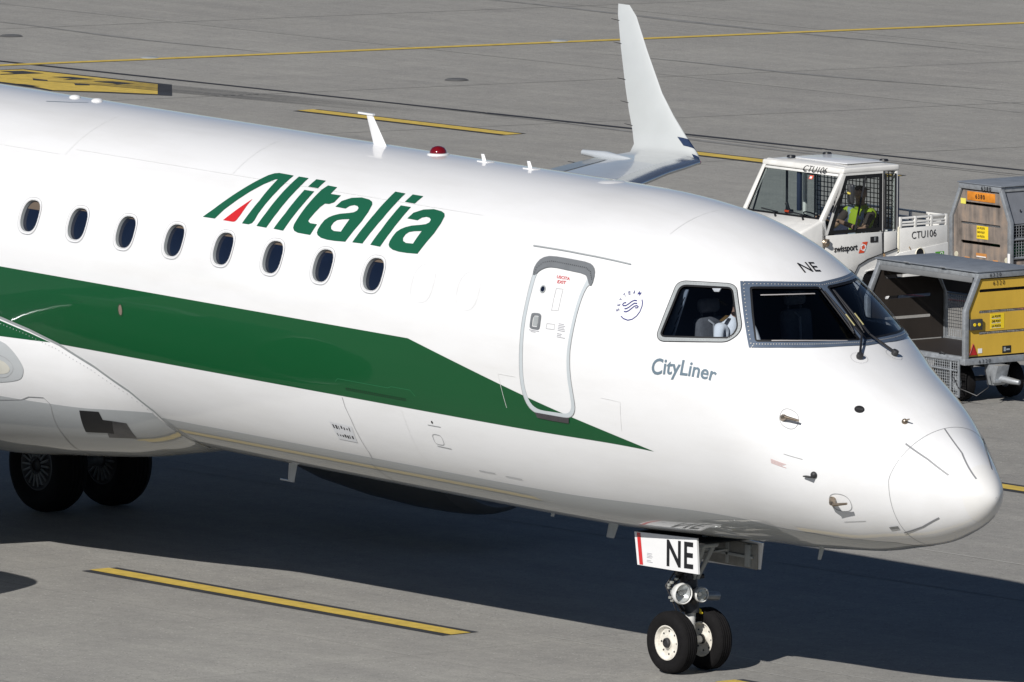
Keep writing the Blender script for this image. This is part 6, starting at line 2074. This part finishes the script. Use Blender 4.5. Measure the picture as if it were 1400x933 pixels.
mb = MB(); mb.add([(.05, -.0085, .585), (.165, -.0085, .585), (.108, -.0085, .715)], [(0, 1, 2)]); tr_ = mb.build('reflector_triangle', REDREF, cy)
mb = MB(); mb.tube([(.05, -.011, .585), (.165, -.011, .585), (.108, -.011, .715)], .007, 5, closed=True); mb.build('reflector_rim', mat('reflector_rim_red', (.28, .01, .01), .5), tr_)
mb = MB(); mb.box2((.185, -.008, .60), (.245, -.005, .655)); mb.build('white_label', WHITESTICK, cy)
mb = MB(); mb.box2((.55, -.008, .58), (.68, -.005, .665)); bl_ = mb.build('black_label', TRIMBLK, cy)
mb = MB(); mb.box2((.57, -.0095, .60), (.60, -.0085, .65)); mb.box2((.61, -.0095, .61), (.66, -.0085, .63)); mb.build('label_print', LIGHTGREY, bl_)
mb = MB()
mb.prism([(-.02, .22), (.10, .22), (.16, .46), (-.10, .46)], lambda a, b, d: (.42 + d, -.10 + a, b), -.09, .09)
mb.tube([(.42, -.10, .30), (.47, -.28, .28), (.50, -.40, .27)], [.045, .04, .03], 10)
mb.box((.42, -.14, .27), (.22, .05, .04))
mb.build('drawbar', GALV, cy, bevel=.006)
mb = MB(); mb.tube([(-.02, .30, .45), (-.06, .05, .20), (.05, -.16, .12), (.18, -.22, .22), (.20, -.12, .42)], .007, 6); mb.build('brake_cable', TRIMBLK, cy)

# plywood cart farther back
cp_ = cart('baggage_cart', (-24.186, 24.893, 0), rad(-2.46), PLY, [(.20, .97, 1.30, .036), (.18, .97, 1.045, .03), (.18, .97, .80, .040)], DARKPLY, sink=.09)
mb = MB(); mb.box2((.0, .04, ZB), (.015, CLN - .04, ZK)); mb.build('added_side_blocker', DARKPLY, cp_)  # unseen board added to keep light out, so the slots look dark
mb = MB(); mb.add([(.0, .04, ZK), (.0, CLN - .04, ZK), (INS, CLN - .04, ZR - .02), (INS, .04, ZR - .02)], [(0, 1, 2, 3)]); mb.build('added_upper_blocker', DARKPLY, cp_)  # added unseen sheet shuts out the light above that board
tag(cp_, 'weathered plywood-ended luggage cart holding green netting, directly behind the tow truck', 'baggage cart', 'baggage carts behind the airliner')
# near long side (x = CW): sheet above, mesh below, split by a rail
mb = MB(); mb.add([(CW + .004, .04, ZK - .02), (CW + .004, CLN - .04, ZK - .02), (CW - INS + .004, CLN - .04, ZR - .03), (CW - INS + .004, .04, ZR - .03)], [(0, 1, 2, 3)]); sh_ = mb.build('upper_side_sheet', mat('grey_side_sheet', (.16, .17, .19), .55, noise=.12, scale=6), cp_)
mb = MB()
for y in (.2, .35, .9):
    mb.box((CW - .05, y, ZK + .14 + .08 * (y > .3)), (.01, .012, .03))
mb.build('sheet_fasteners', TRIMBLK, sh_)
wire_panel('side_mesh', (CW - .01, .06, ZB + .10), (0, 1, 0), (0, 0, 1), CLN - .12, ZK - ZB - .14, cp_, 40, 11, .0035, .02)
mb = MB(); mb.tube([(CW - .005, .04, ZB + .34), (CW - .005, CLN - .04, ZB + .34)], .016, 8); mb.tube([(CW - .005, .04, ZB + .10), (CW - .005, CLN - .04, ZB + .10)], .018, 8); mb.build('side_bar', GALV, cp_)
mb = MB(); mb.box2((CW - .04, .05, ZB), (CW - .015, CLN - .05, ZB + .07)); mb.build('side_plank', PLY, cp_, bevel=.004)
wire_panel('slot_mesh', (.16, .022, 1.0), (1, 0, 0), (0, 0, 1), .84, .09, cp_, 34, 4, .004, 0)
mb = MB(); mb.box2((.305, -.010, 1.34), (.865, -.005, 1.455)); op = mb.build('number_plate', OSTICK, cp_, bevel=.004)
flat_text('cart_number', '6380', (.475, -.0115, 1.372), (1, 0, 0), (0, 0, 1), .19, .058, BLACKTXT, cp_, off=.004, spacing=1.3, bold=.02)
flat_text('cart_number', '6380', (.62, -.037, ZR - .03), (1, 0, 0), (0, 0, 1), .20, .055, BLACKTXT, cp_, off=.004, spacing=1.4, bold=.02)
mb = MB(); mb.box2((.175, -.009, 1.285), (.275, -.005, 1.355)); mb.build('yellow_label', mat('pale_yellow_label', (.75, .68, .12), .6, noise=.05), cp_)
mb = MB(); mb.box2((.50, -.0085, .86), (.73, -.005, 1.025)); st2 = mb.build('mail_sticker', YSTICK, cp_)
for k, s in enumerate(('LA POSTE', 'DIE POST', 'LA POSTA')):
    flat_text('sticker_lettering', s, (.515, -.009, .985 - k * .052), (1, 0, 0), (0, 0, 1), .15, .026, BLACKTXT, st2, off=.003, bold=.02)
mb = MB(); mb.box2((.49, -.0085, .625), (.70, -.005, .675)); lo_ = mb.build('orange_label', mat('orange_label', (.5, .22, .06), .6, noise=.1), cp_)
mb = MB(); mb.box2((.50, -.0095, .625), (.69, -.0085, .638)); mb.build('label_print', WHITESTICK, lo_)
for x in (.09, CW - .07):
    mb = MB(); mb.lathe([(.001, .006), (.035, .005), (.038, 0)], (x, -.005, .625), (0, -1, 0), 16); mb.build('round_reflector', mat('reflector_cream', (.55, .52, .40), .4, coat=.5, noise=.1), cp_, smooth=True)
mb = MB(); mb.box2((CW - .012, -.036, .60), (CW + .034, -.031, .72)); mb.build('white_reflective_strip', WHITESTICK, cp_)
for x in (.26, .83):
    mb = MB(); mb.box2((x, -.0075, .57), (x + .10, -.005, .61)); mb.build('orange_tape', mat('orange_tape', (.5, .24, .09), .7, noise=.15), cp_)

# load of the plywood cart
def lump(name, c, r, m, seed, amp=.25, n=28, squash=1.0):
    random.seed(seed)
    ph = [random.uniform(0, 6.28) for _ in range(8)]
    vs = []; fs = []
    for i in range(n // 2 + 1):
        a = math.pi * i / (n // 2)
        for j in range(n):
            b = 2 * math.pi * j / n
            k = 1 + amp * (.4 * math.sin(3 * b + ph[0] + 2 * a) + .3 * math.sin(5 * a + ph[1] + b) + .3 * math.sin(7 * b + 4 * a + ph[2]))
            z = r[2] * math.cos(a) * k
            vs.append((c[0] + r[0] * math.sin(a) * math.cos(b) * k, c[1] + r[1] * math.sin(a) * math.sin(b) * k, max(c[2] - r[2] * .85, c[2] + z)))
    for i in range(n // 2):
        for j in range(n):
            fs.append((i * n + j, i * n + (j + 1) % n, (i + 1) * n + (j + 1) % n, (i + 1) * n + j))
    return mesh_obj(name, vs, fs, m, None, smooth=True)
Mc = Matrix.Translation((-24.186, 24.893, -.09)) @ Matrix.Rotation(rad(-2.46), 4, 'Z')
nb = lump('cargo_net', (.72, .55, ZB + .13), (.34, .46, .15), mat('green_net_rope', (.012, .22, .07), .7, noise=.35, scale=25, bump=1.0, bump_scale=45), 3, .18)
nb.matrix_world = Mc
tag(nb, 'heap of green cargo netting lying inside the plywood luggage cart', 'cargo net')
def rope():
    random.seed(11)
    mb = MB()
    for k in range(26):
        a = random.uniform(0, 6.28)
        pts = []
        for i in range(9):
            u = i / 8
            b = a + u * random.uniform(1.2, 2.4)
            rr = .98 + .06 * math.sin(u * 9 + k)
            el = .15 + 1.1 * u
            pts.append((.72 + .34 * math.cos(b) * math.cos(el) * rr, .55 + .46 * math.sin(b) * math.cos(el) * rr, ZB + .14 + .16 * math.sin(el) * rr))
        mb.tube(pts, .009, 5)
    o = mb.build('net_rope', mat('green_net_rope_light', (.02, .34, .12), .6, noise=.2, scale=30), nb, smooth=True)
    o['kind'] = 'stuff'
rope()
for k, (yy, rr) in enumerate(((.42, .20), (1.02, .22))):
    bg_ = lump('duffel_bag', (.80, yy, ZB + .42), (.22, rr, .13), mat('navy_bag_fabric', (.010, .012, .026), .75, noise=.3, scale=12, bump=.3, bump_scale=30), 20 + k, .10)
    bg_.matrix_world = Mc
    tag(bg_, ['dark navy bag on top of the netting, nearer the plywood end of the cart', 'dark navy bag on top of the netting, farther from the plywood end of the cart'][k], 'bag', 'bags in the plywood cart')
mb = MB()
mb.box2((.10, .05, ZB + .285), (CW - .06, CLN - .05, ZB + .30))
mb.build('inner_shelf', DARKPLY, cp_)
